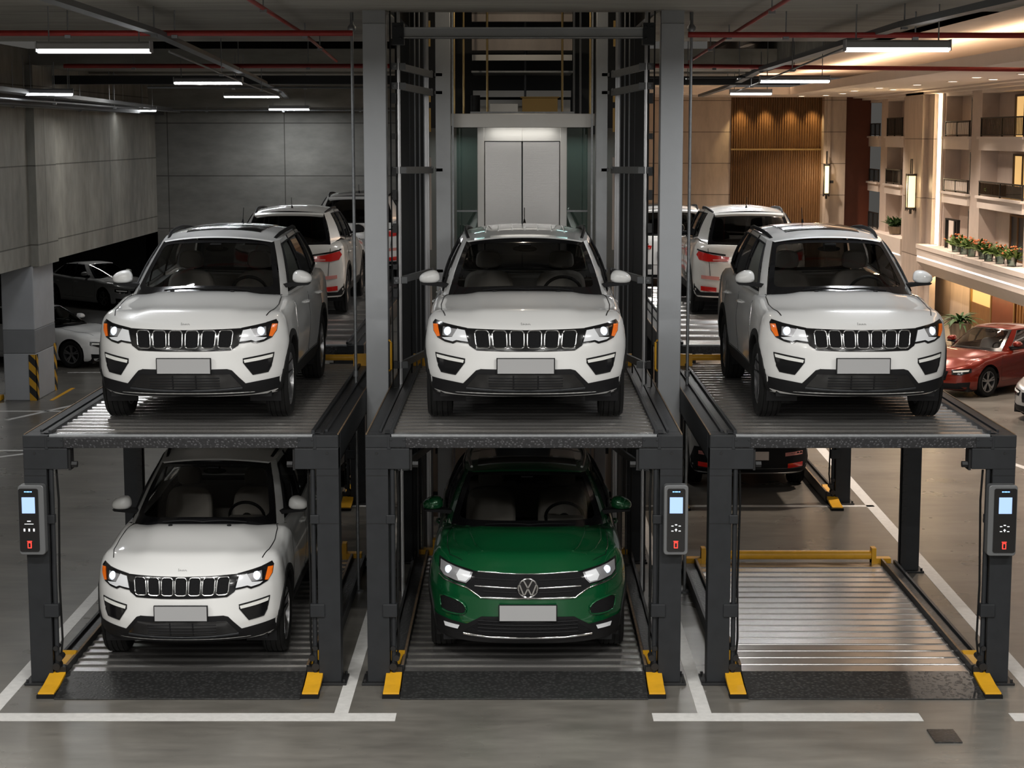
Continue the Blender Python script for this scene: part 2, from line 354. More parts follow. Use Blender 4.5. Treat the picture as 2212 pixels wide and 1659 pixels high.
class Car:
    def __init__(s, P, paint, name, label, loc, rotz=0, group=None):
        s.P = P; s.paint = paint
        s.root = thing(name, label, 'car', loc, rotz, group)
        s.body(); s.greenhouse()
    def loop(s):
        P = s.P; st = []
        nF = 18
        for i in range(nF + 1): st.append(('f', PI / 2 * i / nF))
        y0, y1 = P['a'], P['L'] - P['b']; n = int((y1 - y0) / .06)
        for i in range(1, n): st.append(('s', lerp(y0, y1, i / n)))
        for i in range(12): st.append(('r', PI / 2 * (1 - i / 11)))
        return st
    def pt(s, st, t):
        P = s.P; w0, yi = P['w'], 0
        win = interp([(l[0], l[1]) for l in P['lev']], t); yin = interp([(l[0], l[2]) for l in P['lev']], t)
        w = P['w'] - win; k, q = st
        if k == 'f':
            x = w * math.sin(q) ** (2 / P['p']); y = yin + (P['a'] - yin) * (1 - math.cos(q))
        elif k == 'r':
            x = w * math.sin(q) ** (2 / 3.2); y = P['L'] - yin * .6 - (P['b'] - yin * .6) * (1 - math.cos(q))
        else: x = w; y = q
        yy = y if k != 'f' else y - yin * (math.cos(q))
        zt = interp(P['ztop'], max(0, yy)); z = P['zb'] + t * (zt - P['zb'])
        if k == 's' or x > .6:
            f = .022 * (math.exp(-((y - P['ax1']) / .45) ** 2) + math.exp(-((y - P['ax2']) / .5) ** 2)) * math.exp(-((z - .62) / .28) ** 2)
            m = (P['ax1'] + P['ax2']) / 2
            f -= .022 * math.exp(-((y - m) / .8) ** 2) * math.exp(-((z - .5) / .14) ** 2)
            f -= .010 * math.exp(-((y - m) / 1.3) ** 2) * math.exp(-((z - .93) / .06) ** 2)
            x += f * min(1, (x - .6) / .25) if k != 's' else f
            if k == 's': x -= .012 * ((y - m) / 1.6) ** 4 * .5
        return Vector((x, y, z))
    def body(s):
        P = s.P; st = s.loop(); M = len(st) - 1; NL = 20
        bm = bmesh.new(); ring = {}
        for j in range(NL + 1):
            t = j / NL; t = t + .06 * math.sin(PI * t) * 0
            for k, q in enumerate(st):
                p = s.pt(q, t); ring[k, j] = bm.verts.new(p)
                ring[-k, j] = bm.verts.new((-p.x, p.y, p.z)) if 0 < k < M else ring[k, j]
        idx = list(range(0, M + 1)) + [-k for k in range(M - 1, 0, -1)]
        for j in range(NL):
            for a, b in zip(idx, idx[1:] + idx[:1]):
                bm.faces.new((ring[a, j], ring[b, j], ring[b, j + 1], ring[a, j + 1]))
        # hood and rear cover patches
        top = [s.pt(q, 1.) for q in st]
        kc = 13; kw = next(k for k, q in enumerate(st) if q[0] == 's' and q[1] > P['sidey'])
        def cover(cols, rows, endf, bulge, crease):
            F = cols; W = len(F); H = len(rows)
            S0 = rows; S1 = [Vector((-p.x, p.y, p.z)) for p in rows]
            E = [endf(F[i].x / F[0].x if F[0].x else 0) for i in range(W)]
            G = []
            for r in range(H):
                t = r / (H - 1); row = []
                for c in range(W):
                    u = (1 - F[c].x / F[0].x) / 2
                    p = F[c] * (1 - t) + E[c] * t + S0[r] * (1 - u) + S1[r] * u - (F[0] * (1 - u) * (1 - t) + F[-1] * u * (1 - t) + E[0] * (1 - u) * t + E[-1] * u * t)
                    xx = abs(2 * u - 1)
                    p.z += bulge * (4 * t * (1 - t)) ** .7 * (1 - xx ** 4)
                    if crease and 0 < r:
                        cx = .50 - .06 * (1 - t); d = (cx - abs(p.x)) / .05
                        p.z += .016 * max(0, min(1, d * .5 + .5)) * min(1, t * 4)
                    row.append(bm.verts.new(p))
                G.append(row)
            for r in range(H - 1):
                for c in range(W - 1):
                    bm.faces.new((G[r][c], G[r + 1][c], G[r + 1][c + 1], G[r][c + 1]))
        m = lambda p: Vector((-p.x, p.y, p.z))
        # resample side rows
        def endf(s_):
            xs = top[kw].x; x = xs * s_
            return Vector((x, P['cowly'] + (top[kw].y - P['cowly']) * abs(s_) ** 3, lerp(P['cowlz'], top[kw].z, abs(s_) ** 2.5)))
        cover([top[k] for k in range(kc, -1, -1)] + [m(top[k]) for k in range(1, kc + 1)], [top[k] for k in range(kc, kw + 1)], endf, P['hood'], True)
        kr = M - 7; ke = next(k for k, q in enumerate(st) if q[0] == 's' and q[1] > min(P['B'][8][1] - .25, P['L'] - P['b'] - .16))
        Bz = P['B'][9]
        def endr(s_):
            xs = top[ke].x; x = xs * s_
            return Vector((x, Bz[1] - .06 + (top[ke].y - Bz[1] + .06) * abs(s_) ** 3, lerp(Bz[2] + .01, top[ke].z, abs(s_) ** 2.5)))
        cover([top[k] for k in range(kr, M + 1)] + [m(top[k]) for k in range(M - 1, kr - 1, -1)], [top[k] for k in range(kr, ke - 1, -1)], endr, .01, False)
        for sg in (1, -1):
            pv = None
            for k in range(kw, ke + 1):
                a = bm.verts.new((sg * top[k].x, top[k].y, top[k].z)); b = bm.verts.new((sg * (top[k].x - .10), top[k].y, top[k].z + .012))
                if pv: bm.faces.new((pv[0], a, b, pv[1]))
                pv = (a, b)
        bmesh.ops.remove_doubles(bm, verts=bm.verts, dist=.0008)
        # wheel arches
        for ya in (P['ax1'], P['ax2']):
            R = P['R']; zc = P['wr'] + .01
            dl = [f for f in bm.faces if abs(f.calc_center_median().x) > .6 and abs(f.normal.z) < .8 and math.hypot(f.calc_center_median().y - ya, f.calc_center_median().z - zc) < R]
            bm.normal_update()
            dl = [f for f in bm.faces if abs(f.calc_center_median().x) > .58 and f.calc_center_median().z < .9 and math.hypot(f.calc_center_median().y - ya, f.calc_center_median().z - zc) < R]
            vs = {v for f in dl for v in f.verts}
            bmesh.ops.delete(bm, geom=dl, context='FACES')
            for v in vs:
                if v.is_valid and v.link_faces:
                    dy, dz = v.co.y - ya, v.co.z - zc; d = math.hypot(dy, dz)
                    if d > .2 and v.co.z > P['zb'] + .01: v.co.y = ya + dy / d * R; v.co.z = zc + dz / d * R
        bmesh.ops.recalc_face_normals(bm, faces=bm.faces)
        me = bpy.data.meshes.new('body'); bm.to_mesh(me); me.materials.append(MT[s.paint])
        s.bvh = BVHTree.FromBMesh(bm); bm.free()
        me.shade_smooth(); me.set_sharp_from_angle(angle=math.radians(50))
        s.bodyo = bpy.data.objects.new('body', me); C.objects.link(s.bodyo); s.bodyo.parent = s.root
        # wells, underbody
        mb = MB(); mb.box(-.78, .78, .35, P['L'] - .3, P['zb'] - .03, P['zb'] + .12)
        mb.box(-.50, .50, .28, P['L'] - .25, P['zb'] + .0, .72); mb.build('underbody', 'black_plastic', s.root)
        for ya in (P['ax1'], P['ax2']):
            for sg in (1, -1):
                g = []; mb = MB()
                for k in range(25):
                    a = math.radians(-25 + 230 * k / 24); R = P['R'] + .004
                    g.append([(sg * (P['w'] - .06), ya + R * math.cos(a), P['wr'] + .01 + R * math.sin(a)), (sg * .55, ya + R * math.cos(a), P['wr'] + .01 + R * math.sin(a))])
                mb.grid(g); mb.build('wheel_well', 'black_plastic', s.root)
        for ya in (P['ax1'], P['ax2']):
            for sg in (1, -1): s.wheel(sg, ya)
    def wheel(s, sg, ya):
        P = s.P; r = P['wr']; x1 = P['w'] + .0; w = .23; c = (sg * (x1 - w / 2), ya, r)
        mb = MB(); h = w / 2
        prof = [(r * .68, -h * .85), (r * .80, -h), (r * .93, -h * .98), (r * .985, -h * .8)]
        for g in (-.5, -.17, .17, .5):
            prof += [(r, (g - .11) * h * 1.3), (r, (g - .02) * h * 1.3), (r * .975, (g - .02) * h * 1.3), (r * .975, (g + .04) * h * 1.3), (r, (g + .04) * h * 1.3)]
        prof += [(r * .985, h * .8), (r * .93, h * .98), (r * .80, h), (r * .68, h * .85)]
        mb.lathe(prof, c, 'x', 36, closed=True)
        t = mb.build('tyre', 'rubber', s.root, smooth=35)
        m = MB(); R = r * .70; q = Vector(c)
        m.lathe([(R, -h * .8), (R, h * .86), (R * .93, h * .88), (R * .9, h * .4), (R * .88, -h * .8)], c, 'x', 36, closed=True)
        f = sg * h * .74
        m.cyl(q + Vector((f - sg * .03, 0, 0)), q + Vector((f, 0, 0)), R * .22, 16)
        for k in range(5):
            for dd in (-.16, .16):
                a = 2 * PI * k / 5 + .3; a2 = a + dd * .9
                p0 = q + Vector((f - sg * .012, math.cos(a + dd * .4) * R * .15, math.sin(a + dd * .4) * R * .15)); p1 = q + Vector((f, math.cos(a2) * R * .93, math.sin(a2) * R * .93))
                m.beam(p0, p1, .022, .03)
        m.build('rim', 'alloy', t, smooth=35)
        m = MB(); m.cyl(q - Vector((sg * .02, 0, 0)), q + Vector((sg * .02, 0, 0)), R * .86, 20)
        m.build('brake_disc', 'black_plastic', t)
    def greenhouse(s):
        P = s.P; B = [Vector(p) for p in P['B']]; T = [Vector(p) for p in P['T']]
        def mir(p): return Vector((-p.x, p.y, p.z))
        def arc(pts0, a, b, n, pw):
            # curve from centre a to corner b mirrored: full width
            out = []
            for i in range(n + 1):
                u = -1 + 2 * i / n; x = b.x * u
                out.append(Vector((x, lerp(a.y, b.y, abs(u) ** pw), lerp(a.z, b.z, abs(u) ** 2))))
            return out
        def surf(bc, tc, nv, bul, outw):
            G = []
            for j in range(nv + 1):
                v = j / nv; row = []
                for p, q in zip(bc, tc):
                    r = p.lerp(q, v); r = r + outw * bul * 4 * v * (1 - v); row.append(r)
                G.append(row)
            return G
        fr = MB(); ribs = MB()
        NV = 12
        # windshield & rear window
        for (b0, b1, t0, t1, nm, ow, gm) in ((B[0], B[1], T[0], T[1], 'windshield', Vector((0, -.7, .7)), 'windshield_glass'), (B[9], B[8], T[9], T[8], 'rear_window', Vector((0, .8, .5)), 'rear_glass')):
            bc = arc(None, b0, b1, 20, 2.6); tc = arc(None, t0, t1, 20, 2.6)
            def S(u, v, bc=bc, tc=tc, ow=ow, off=0.):
                f = (u + 1) / 2 * 20; i = min(19, int(f)); q = f - i
                p = bc[i].lerp(bc[i + 1], q).lerp(tc[i].lerp(tc[i + 1], q), v)
                return p + ow * (.02 * 4 * v * (1 - v) + off)
            g = MB(); g.grid([[S(-1 + 2 * i / 20, j / NV, off=-.004) for i in range(21)] for j in range(NV + 1)])
            wo = g.build(nm, gm, s.root, smooth=60, fix=False)
            # black border
            out, inn = [], []
            n = 16
            for side in range(4):
                for i in range(n):
                    q = i / n
                    u, v = [(-1 + 2 * q, 0), (1, q), (1 - 2 * q, 1), (-1, 1 - q)][side]
                    out.append((u, v))
                    cu, cv = u, (v - .5) * 2
                    k = (abs(cu) ** 14 + abs(cv) ** 14) ** (1 / 14.)
                    lo, hi, su = (.13, .93, .925) if nm == 'windshield' else (.10, .92, .93)
                    inn.append((cu / k * su, lo + (hi - lo) * (cv / k / 2 + .5)))
            f = MB(); m = len(out)
            vs = [S(u, v, off=.0) for u, v in out] + [S(u, v, off=.0) for u, v in inn]
            f.add(vs, [(i, (i + 1) % m, m + (i + 1) % m, m + i) for i in range(m)])
            f.build('window_border', 'black_gloss', wo, smooth=60, fix=False)
            # header above and sill
            G = []
            for off, z in ((0, 0), (.0, .012)):
                pass
            if nm == 'windshield':
                w = MB()
                for a, b, sx in ((-.55, .05, 1), (.0, .62, 1)):
                    w = MB(); pts = [S(lerp(a, b, i / 8) , .045 + .02 * math.sin(PI * i / 8), off=.018) for i in range(9)]
                    w.tube(pts, .009, 6)
                    w.build('wiper', 'black_plastic', wo)
        for sg in (1, -1):
            f = (lambda p: p) if sg == 1 else mir
            W = Vector((sg, 0, .15))
            bays = [(1, 2, False, .0), (2, 3, True, .03), (3, 4, False, .03), (4, 5, True, .03), (5, 6, False, .03), (6, 7, True, .03), (7, 8, False, .02)]
            for (i0, i1, win, bul) in bays:
                n = 8 if win else 2
                bc = [f(B[i0].lerp(B[i1], k / n)) for k in range(n + 1)]; tc = [f(T[i0].lerp(T[i1], k / n)) for k in range(n + 1)]
                G = surf(bc, tc, NV, bul if bul else .012, W)
                if not win:
                    MB().grid(G).build('pillar', 'black_plastic' if i0 in (3, 5) else s.paint, s.root, smooth=40)
                else:
                    MB().grid(G[:2]).build('window_sill', s.paint, s.root, smooth=40); MB().grid(G[-2:]).build('window_header', s.paint, s.root, smooth=40)
                    gl = MB(); gl.grid([[p - Vector((sg * .008, 0, 0)) for p in r] for r in G[1:-1]])
                    go = gl.build('side_window', 'side_glass', s.root, smooth=60, fix=False)
                    ed = [G[1][k] for k in range(n + 1)] + [G[j][n] for j in range(2, NV)] + [G[NV - 1][k] for k in range(n - 1, -1, -1)] + [G[j][0] for j in range(NV - 2, 1, -1)]
                    MB().tube(ed, .010, 6, closed=True).build('window_seal', 'black_plastic', go, smooth=40)
        # roof
        fc = arc(None, T[0], T[1], 20, 2.6); rc = arc(None, T[9], T[8], 20, 2.6)
        side = [T[1], T[2], T[3], T[5], T[7], T[8]]
        def sd(t):
            y = lerp(T[1].y, T[8].y, t)
            for a, b in zip(side, side[1:]):
                if y <= b.y + 1e-6:
                    q = (y - a.y) / max(1e-6, b.y - a.y); return a.lerp(b, max(0, q))
            return T[8]
        G = []
        NR = 22
        for r in range(NR + 1):
            t = r / NR; e = sd(t); row = []
            for c in range(21):
                u = -1 + 2 * c / 20
                y = lerp(fc[c].y - T[1].y, rc[c].y - T[8].y, t) + e.y
                z = e.z + P['crown'] * (1 - abs(u) ** 2.4) * (math.sin(PI * min(1, max(0, .16 + t * .74))) ** .8) + (fc[c].z - T[1].z) * (1 - t) * .6
                row.append(Vector((e.x * u, y, z)))
            G.append(row)
        rf = MB(); rf.grid(G)
        # overlap lip forward of the windshield top so the seam is closed
        rf.grid([[p + Vector((0, -.02, -.012)) for p in G[0]], G[0]]); rf.grid([[p + Vector((0, .0, -.0)) for p in G[-1]], [p + Vector((0, .07, -.03)) for p in G[-1]], [p + Vector((0, .05, -.06)) for p in G[-1]]])
        s.roofo = rf.build('roof', s.paint, s.root, smooth=40)
        bmr = bmesh.new(); bmr.from_mesh(s.roofo.data); s.rbvh = BVHTree.FromBMesh(bmr); bmr.free()
        # interior
        zb = B[1].z; yf = B[1].y
        m = MB(); m.box(-.76, .76, yf - .1, B[8].y - .1, .35, .45)
        for sg in (1, -1): m.box(sg * .76, sg * .79, yf - .1, B[8].y - .1, .40, zb - .06)
        m.box(-.76, .76, B[8].y - .30, B[8].y - .14, .4, zb - .04)
        m.build('cabin_lining', 'interior', s.root)
        m = MB(); m.prism([(yf - .28, .6), (yf - .28, zb - .0), (yf + .05, zb + .02), (yf + .30, zb - .03), (yf + .36, zb - .2), (yf + .25, .6)], 'x', -.72, .72)
        m.box(.2, .56, yf + .18, yf + .36, zb - .05, zb + .03)
        m.build('dashboard', 'interior', s.root, bevel=.01)
        ht = T[0].z
        for sx in (-.37, .37):
            m = MB(); y = yf + 1.02
            m.prism(chaikin([(-.25, zb - .45), (.25, zb - .45), (.26, zb + .02), (.20, zb + .17), (-.20, zb + .17), (-.26, zb + .02)], 2), 'y', 0, .13)
            m.v = [(x + sx, yy + y + (z - zb) * .28, z) for x, yy, z in m.v]
            m.box(sx - .25, sx + .25, y - .5, y + .05, zb - .5, zb - .36)
            so = m.build('seat', 'seat_cloth', s.root, smooth=40, bevel=.03)
            m = MB(); m.prism(chaikin([(-.12, zb + .19), (.12, zb + .19), (.135, zb + .26), (.11, zb + .37), (-.11, zb + .37), (-.135, zb + .26)], 2), 'y', 0, .09)
            m.v = [(x + sx, yy + y + .06, z) for x, yy, z in m.v]
            m.build('headrest', 'seat_cloth', so, smooth=40, bevel=.02)
        m = MB(); m.box(-.62, .62, yf + 1.9, yf + 2.05, zb - .45, zb + .06); m.build('rear_seat', 'seat_cloth', s.root, bevel=.03)
        m = MB(); cx, cy, cz = .37, yf + .42, zb + .0; R = .185; nrm = Vector((0, -.85, -.5)).normalized()
        a = Vector((1, 0, 0)); b = nrm.cross(a)
        m.tube([Vector((cx, cy, cz)) + (a * math.cos(t) + b * math.sin(t)) * R for t in [2 * PI * k / 28 for k in range(28)]], .016, 8, closed=True)
        for t in (0, PI, 1.5 * PI): m.beam(Vector((cx, cy, cz)), Vector((cx, cy, cz)) + (a * math.cos(t) + b * math.sin(t)) * R * .97, .04, .02)
        m.cyl(Vector((cx, cy, cz)), Vector((cx, cy - .15, cz - .09)), .05, 10)
        m.build('steering_wheel', 'black_plastic', s.root, smooth=40)
        m = MB(); z = T[0].z; y = T[0].y
        m.box(-.06, .06, y - .10, y + .02, z - .10, z - .035); m.prism(chaikin([(-.12, z - .12), (.12, z - .12), (.12, z - .065), (-.12, z - .065)], 2), 'y', y - .02, y + .01)
        m.build('rear_view_mirror', 'black_plastic', s.root, bevel=.004)
        # door mirrors
        my = B[2].y + .13; mz = B[2].z + .16
        for sg in (1, -1):
            m = MB(); X0, X1 = B[2].x + .03, B[2].x + .228
            pf = chaikin([(X0, mz - .045), (X0 + .0, mz + .04), (X0 + .04, mz + .082), (X0 + .12, mz + .075), (X1, mz + .03), (X1 + .005, mz - .03), (X1 - .05, mz - .055)], 2)
            g = []
            cxx = sum(p[0] for p in pf) / len(pf); czz = sum(p[1] for p in pf) / len(pf)
            for k, (sc, yy) in enumerate(((.005, -.096), (.12, -.0955), (.55, -.088), (.85, -.065), (.98, -.03), (1., .0), (.97, .04), (.93, .06))):
                g.append([(sg * (cxx + (x - cxx) * sc), my + yy + .0, czz + (z - czz) * sc) for x, z in pf + pf[:1]])
            m.grid(g); mo = m.build('door_mirror', s.paint, s.root, smooth=60)
            m = MB(); m.prism([(x, z) for x, z in [(X0 - .09, mz - .09), (X0 + .02, mz - .075), (X1 - .03, mz - .062), (X1 - .01, mz - .045), (X0 - .0, mz - .042), (X0 - .09, mz - .05)]], 'y', my - .07, my + .05)
            m.prism([(cxx + (x - cxx) * .88, czz + (z - czz) * .88) for x, z in pf], 'y', my + .05, my + .065)
            if sg < 0: m.v = [(-x, y, z) for x, y, z in m.v]
            m.build('mirror_base', 'black_plastic', mo)
    # --- things laid on the surface
    def hit(s, u, v, ax, bvh=None):
        bvh = bvh or s.bvh
        if ax == 'f': o, d = Vector((u, -2, v)), Vector((0, 1, 0))
        elif ax == 'b': o, d = Vector((u, 9, v)), Vector((0, -1, 0))
        elif ax == 't': o, d = Vector((u, v, 4)), Vector((0, 0, -1))
        elif ax == 'l': o, d = Vector((-3, u, v)), Vector((1, 0, 0))
        else: o, d = Vector((3, u, v)), Vector((-1, 0, 0))
        h = bvh.ray_cast(o, d, 8)
        if h[0] is None or (ax in 'lr' and abs(h[0].x) < .5) or (ax == 'f' and h[0].y > 1.6) or (ax == 'b' and h[0].y < s.P['L'] - 1.4):
            q = {'f': Vector((u, .4, v)), 'b': Vector((u, s.P['L'] - .3, v)), 't': Vector((u, v, 1.2)), 'l': Vector((-.9, u, v)), 'r': Vector((.9, u, v))}[ax]
            h = bvh.find_nearest(q)
        n = h[1]
        if n.dot(d) > 0: n = -n
        return h[0], n, d
    def patch(s, poly, ax, off, m, name, parent=None, step=.04, bvh=None, thick=.012):
        bm = bmesh.new(); vs = [bm.verts.new((u, v, 0)) for u, v in poly]
        try: bm.faces.new(vs)
        except ValueError: pass
        us = [p[0] for p in poly]; ws = [p[1] for p in poly]
        for a, lo, hi in ((0, min(us), max(us)), (1, min(ws), max(ws))):
            k = math.floor(lo / step) + 1
            while k * step < hi:
                co = Vector((k * step, 0, 0)) if a == 0 else Vector((0, k * step, 0)); no = Vector((1, 0, 0)) if a == 0 else Vector((0, 1, 0))
                bmesh.ops.bisect_plane(bm, geom=bm.verts[:] + bm.edges[:] + bm.faces[:], plane_co=co, plane_no=no); k += 1
        bmesh.ops.triangulate(bm, faces=[f for f in bm.faces if len(f.verts) > 4])
        for v in bm.verts:
            h, n, d = s.hit(v.co.x, v.co.y, ax, bvh); v.co = h + n * off * .6 - d * off * .6
        bmesh.ops.recalc_face_normals(bm, faces=bm.faces)
        dv = {'f': Vector((0, -1, 0)), 'b': Vector((0, 1, 0)), 't': Vector((0, 0, 1)), 'l': Vector((-1, 0, 0)), 'r': Vector((1, 0, 0))}[ax]
        av = sum((f.normal for f in bm.faces), Vector())
        if av.dot(dv) < 0: bmesh.ops.reverse_faces(bm, faces=bm.faces)
        ex = bmesh.ops.extrude_edge_only(bm, edges=[e for e in bm.edges if e.is_boundary])
        for v in [g for g in ex['geom'] if isinstance(g, bmesh.types.BMVert)]: v.co -= dv * thick
        me = bpy.data.meshes.new(name); bm.to_mesh(me); bm.free(); me.materials.append(MT[m])
        me.shade_smooth(); me.set_sharp_from_angle(angle=math.radians(40))
        o = bpy.data.objects.new(name, me); C.objects.link(o); o.parent = parent or s.root
        return o
    def line(s, pts, ax, r, m, name, parent=None, closed=False, off=0., seg=.035, mb=None, bvh=None):
        P = []; n = len(pts)
        for i in range(n if closed else n - 1):
            a, b = pts[i], pts[(i + 1) % n]; k = max(1, int(math.hypot(b[0] - a[0], b[1] - a[1]) / seg))
            for j in range(k): P.append((lerp(a[0], b[0], j / k), lerp(a[1], b[1], j / k)))
        if not closed: P.append(pts[-1])
        Q = []
        for u, v in P:
            h, nn, d = s.hit(u, v, ax, bvh); Q.append(h + nn * off)
        t = mb or MB(); t.tube(Q, r, 6, closed=closed)
        if mb is None: return t.build(name, m, parent or s.root, smooth=60)
    def sides(s, black=True, handles=True):
        P = s.P; zc = P['wr'] + .01
        for ax, sg in (('r', 1), ('l', -1)):
            if black:
                for ya in (P['ax1'], P['ax2']):
                    R0, R1 = P['R'] - .015, P['R'] + .055; out = []
                    A = [math.radians(a) for a in range(-12, 193, 8)]
                    poly = [(ya + R1 * math.cos(a), zc + R1 * math.sin(a)) for a in A] + [(ya + (R0 + .017) * math.cos(a), zc + (R0 + .017) * math.sin(a)) for a in A[::-1]]
                    g = []
                    for a in A:
                        row = []
                        for R in (R0 + .017, (R0 + R1) / 2, R1):
                            h, n, d = s.hit(ya + R * math.cos(a), max(zc - .06, zc + R * math.sin(a)), ax); row.append(h + n * .012)
                        h = row[0] - Vector((sg * .06, 0, 0)); g.append([h] + row + [row[-1] - Vector((sg * .02, 0, 0))])
                    m = MB(); m.grid(g); m.build('wheel_arch_trim', 'arch_black', s.root, smooth=50)
                y0, y1 = P['ax1'] + P['R'] + .02, P['ax2'] - P['R'] - .02
                s.patch([(y0, P['zb'] + .005), (y1, P['zb'] + .005), (y1, P['zb'] + .14), (y0, P['zb'] + .14)], ax, .012, 'arch_black', 'sill_trim', step=.1)
            mb = MB(); zt = P['B'][3][2]; yA = P['ax1'] + P['R'] + .09; yB = P['B'][3][1] + .03; yC = P['ax2'] - .16
            for pl in ([(yA, P['zb'] + .15), (yA - .02, .7), (yA + .06, zt - .06)], [(yB, P['zb'] + .15), (yB, zt - .06)], [(yC - .12, P['zb'] + .2), (yC - .05, .62), (yC + .05, .8), (yC + .08, zt - .03)], [(yA, P['zb'] + .15), (yC - .12, P['zb'] + .15)]):
                s.line(pl, ax, .0035, None, None, mb=mb)
            mb.build('door_gap', 'black_gloss', s.root)
            if handles:
                for yh in (yB - .22, yC - .08):
                    m = MB(); h, n, d = s.hit(yh, zt - .14, ax)
                    m.tube([h + n * .005 + Vector((0, -.09, 0)), h + n * .03 + Vector((0, -.06, 0)), h + n * .03 + Vector((0, .06, 0)), h + n * .005 + Vector((0, .09, 0))], .012, 8)
                    m.build('door_handle', s.paint, s.root, smooth=50)
def mirp(p): return [(-u, v) for u, v in p]
def letters(txt, size, depth, m, name, parent, loc, rot):
    cu = bpy.data.curves.new(name, 'FONT'); cu.body = txt; cu.size = size; cu.extrude = depth; cu.align_x = 'CENTER'; cu.align_y = 'CENTER'
    cu.materials.append(MT[m]); o = bpy.data.objects.new(name, cu); C.objects.link(o); o.parent = parent; o.location = loc; o.rotation_euler = rot
    dg = bpy.context.evaluated_depsgraph_get(); me = bpy.data.meshes.new_from_object(o.evaluated_get(dg))
    o2 = bpy.data.objects.new(name, me); C.objects.link(o2); o2.parent = parent; o2.location = loc; o2.rotation_euler = rot
    bpy.data.objects.remove(o); o2.name = name
    return o2
def sport_suv(name, label, loc, rotz, roof, slots, group=None):
    c = Car(SUV, 'white_paint', name, label, loc, rotz, group)
    c.sides()
    # hood lines
    mb = MB()
    for sg in (1, -1):
        c.line([(sg * .735, 1.42), (sg * .775, 1.2), (sg * .79, .9), (sg * .775, .6), (sg * .735, .40)], 't', .0055, None, None, mb=mb)
    mb.build('hood_gap', 'black_gloss', c.root)
    for sx in (-.29, .31):
        h, n, d = c.hit(sx, 1.0, 't'); m = MB(); m.lathe([(.024, -.01), (.022, .010), (.004, .014)], h + n * .0, 'z', 12); m.build('washer_nozzle', 'black_plastic', c.root)
    # grille band
    g = c.patch([(-.53, .903), (-.26, .897), (0, .893), (.26, .897), (.53, .903), (.535, .80), (.505, .752), (.44, .713), (.2, .708), (-.2, .708), (-.44, .713), (-.505, .752), (-.535, .80)], 'f', .006, 'black_gloss', 'grille')
    mo = MB()
    for a, b in slots:
        tilt = -(a + b) * .02; xs = (a, b)
        o = [(u + tilt * (.886 - v) / .153, v) for u, v in rrect(a, b, .733, .884, .028, 3)]
        c.patch(o, 'f', .009, 'mesh_grille', 'grille_mesh', g, step=.06)
        c.line(o, 'f', .0068, 'satin_chrome', 'grille_ring', g, closed=True, off=.017, seg=.03)
    for ax, sg in (('f', -1), ('f', 1)):
        S = (lambda p: p) if sg < 0 else mirp
        hl = c.patch(S([(-.845, .93), (-.825, .957), (-.74, .938), (-.66, .925), (-.53, .905), (-.502, .768), (-.56, .772), (-.62, .780), (-.654, .762), (-.729, .775), (-.80, .805), (-.838, .862)]), 'f', .008, 'black_gloss', 'headlight', step=.03)
        c.patch(S([(-.615, .895), (-.545, .885), (-.515, .785), (-.62, .797), (-.655, .782), (-.73, .795), (-.755, .812), (-.66, .822)]), 'f', .014, 'lamp_white', 'running_light', hl, step=.03)
        c.patch(S([(-.745, .905), (-.62, .893), (-.60, .83), (-.66, .824), (-.75, .83)]), 'f', .012, 'lamp_inner', 'reflector', hl, step=.03)
        c.patch(S([(-.838, .918), (-.795, .922), (-.772, .822), (-.80, .815), (-.832, .866)]), 'f', .015, 'amber', 'turn_signal', hl, step=.02)
        h, n, d = c.hit(sg * .70, .868, 'f'); m = MB(); q = h + Vector((0, -.012, 0)); m.lathe([(.042, .03), (.04, 0), (.034, -.012), (.02, -.022), (.001, -.025)], q, 'y', 20)
        m.build('projector_lens', 'lens_lit', hl, smooth=50)
        fg = c.patch(S([(-.815, .668), (-.70, .652), (-.546, .632), (-.549, .598), (-.632, .486), (-.70, .487), (-.763, .499), (-.79, .55)]), 'f', .004, 'black_gloss', 'fog_lamp_recess', step=.03)
        c.patch(S([(-.806, .657), (-.70, .642), (-.553, .622), (-.560, .596), (-.70, .612), (-.80, .628)]), 'f', .013, 'drl', 'fog_light', fg, step=.03)
        c.line(S([(-.815, .668), (-.546, .632), (-.549, .598), (-.632, .486), (-.763, .499), (-.79, .55)]), 'f', .005, 'black_plastic', 'fog_surround', fg, closed=True, off=.006)
    # black lower bumper
    bl = c.patch([(-.915, .55), (-.90, .47), (-.852, .440), (-.70, .425), (-.563, .408), (-.50, .475), (-.444, .533), (-.40, .546), (.40, .546), (.444, .533), (.50, .475), (.563, .408), (.70, .425), (.852, .440), (.90, .47), (.915, .55), (.925, .38), (.90, .335), (.62, .302), (0, .294), (-.62, .302), (-.90, .335), (-.925, .38)], 'f', .010, 'black_plastic', 'lower_bumper', step=.05)
    c.patch([(-.43, .50), (.43, .50), (.53, .385), (.3, .372), (-.3, .372), (-.53, .385)], 'f', .014, 'black_gloss', 'air_intake', bl, step=.06)
    mb = MB()
    for z in (.395, .42, .445, .47): c.line([(-.33, z), (.33, z)], 'f', .006, None, None, mb=mb, off=.016)
    for x in (-.11, .11): c.line([(x, .38), (x, .49)], 'f', .007, None, None, mb=mb, off=.017)
    mb.build('intake_slats', 'black_plastic', bl, smooth=40)
    c.line([(-.53, .372), (-.3, .358), (0, .353), (.3, .358), (.53, .372)], 'f', .012, 'steel_dark', 'skid_strip', bl, off=.012)
    m = MB(); h, n, d = c.hit(0, .58, 'f'); y = h.y - .018
    m.box(-.262, .262, y - .008, y + .012, .506, .652); pl = m.build('number_plate_frame', 'black_plastic', c.root, bevel=.003)
    m = MB(); m.box(-.252, .252, y - .012, y - .008, .513, .645); m.build('number_plate', 'plate', pl)
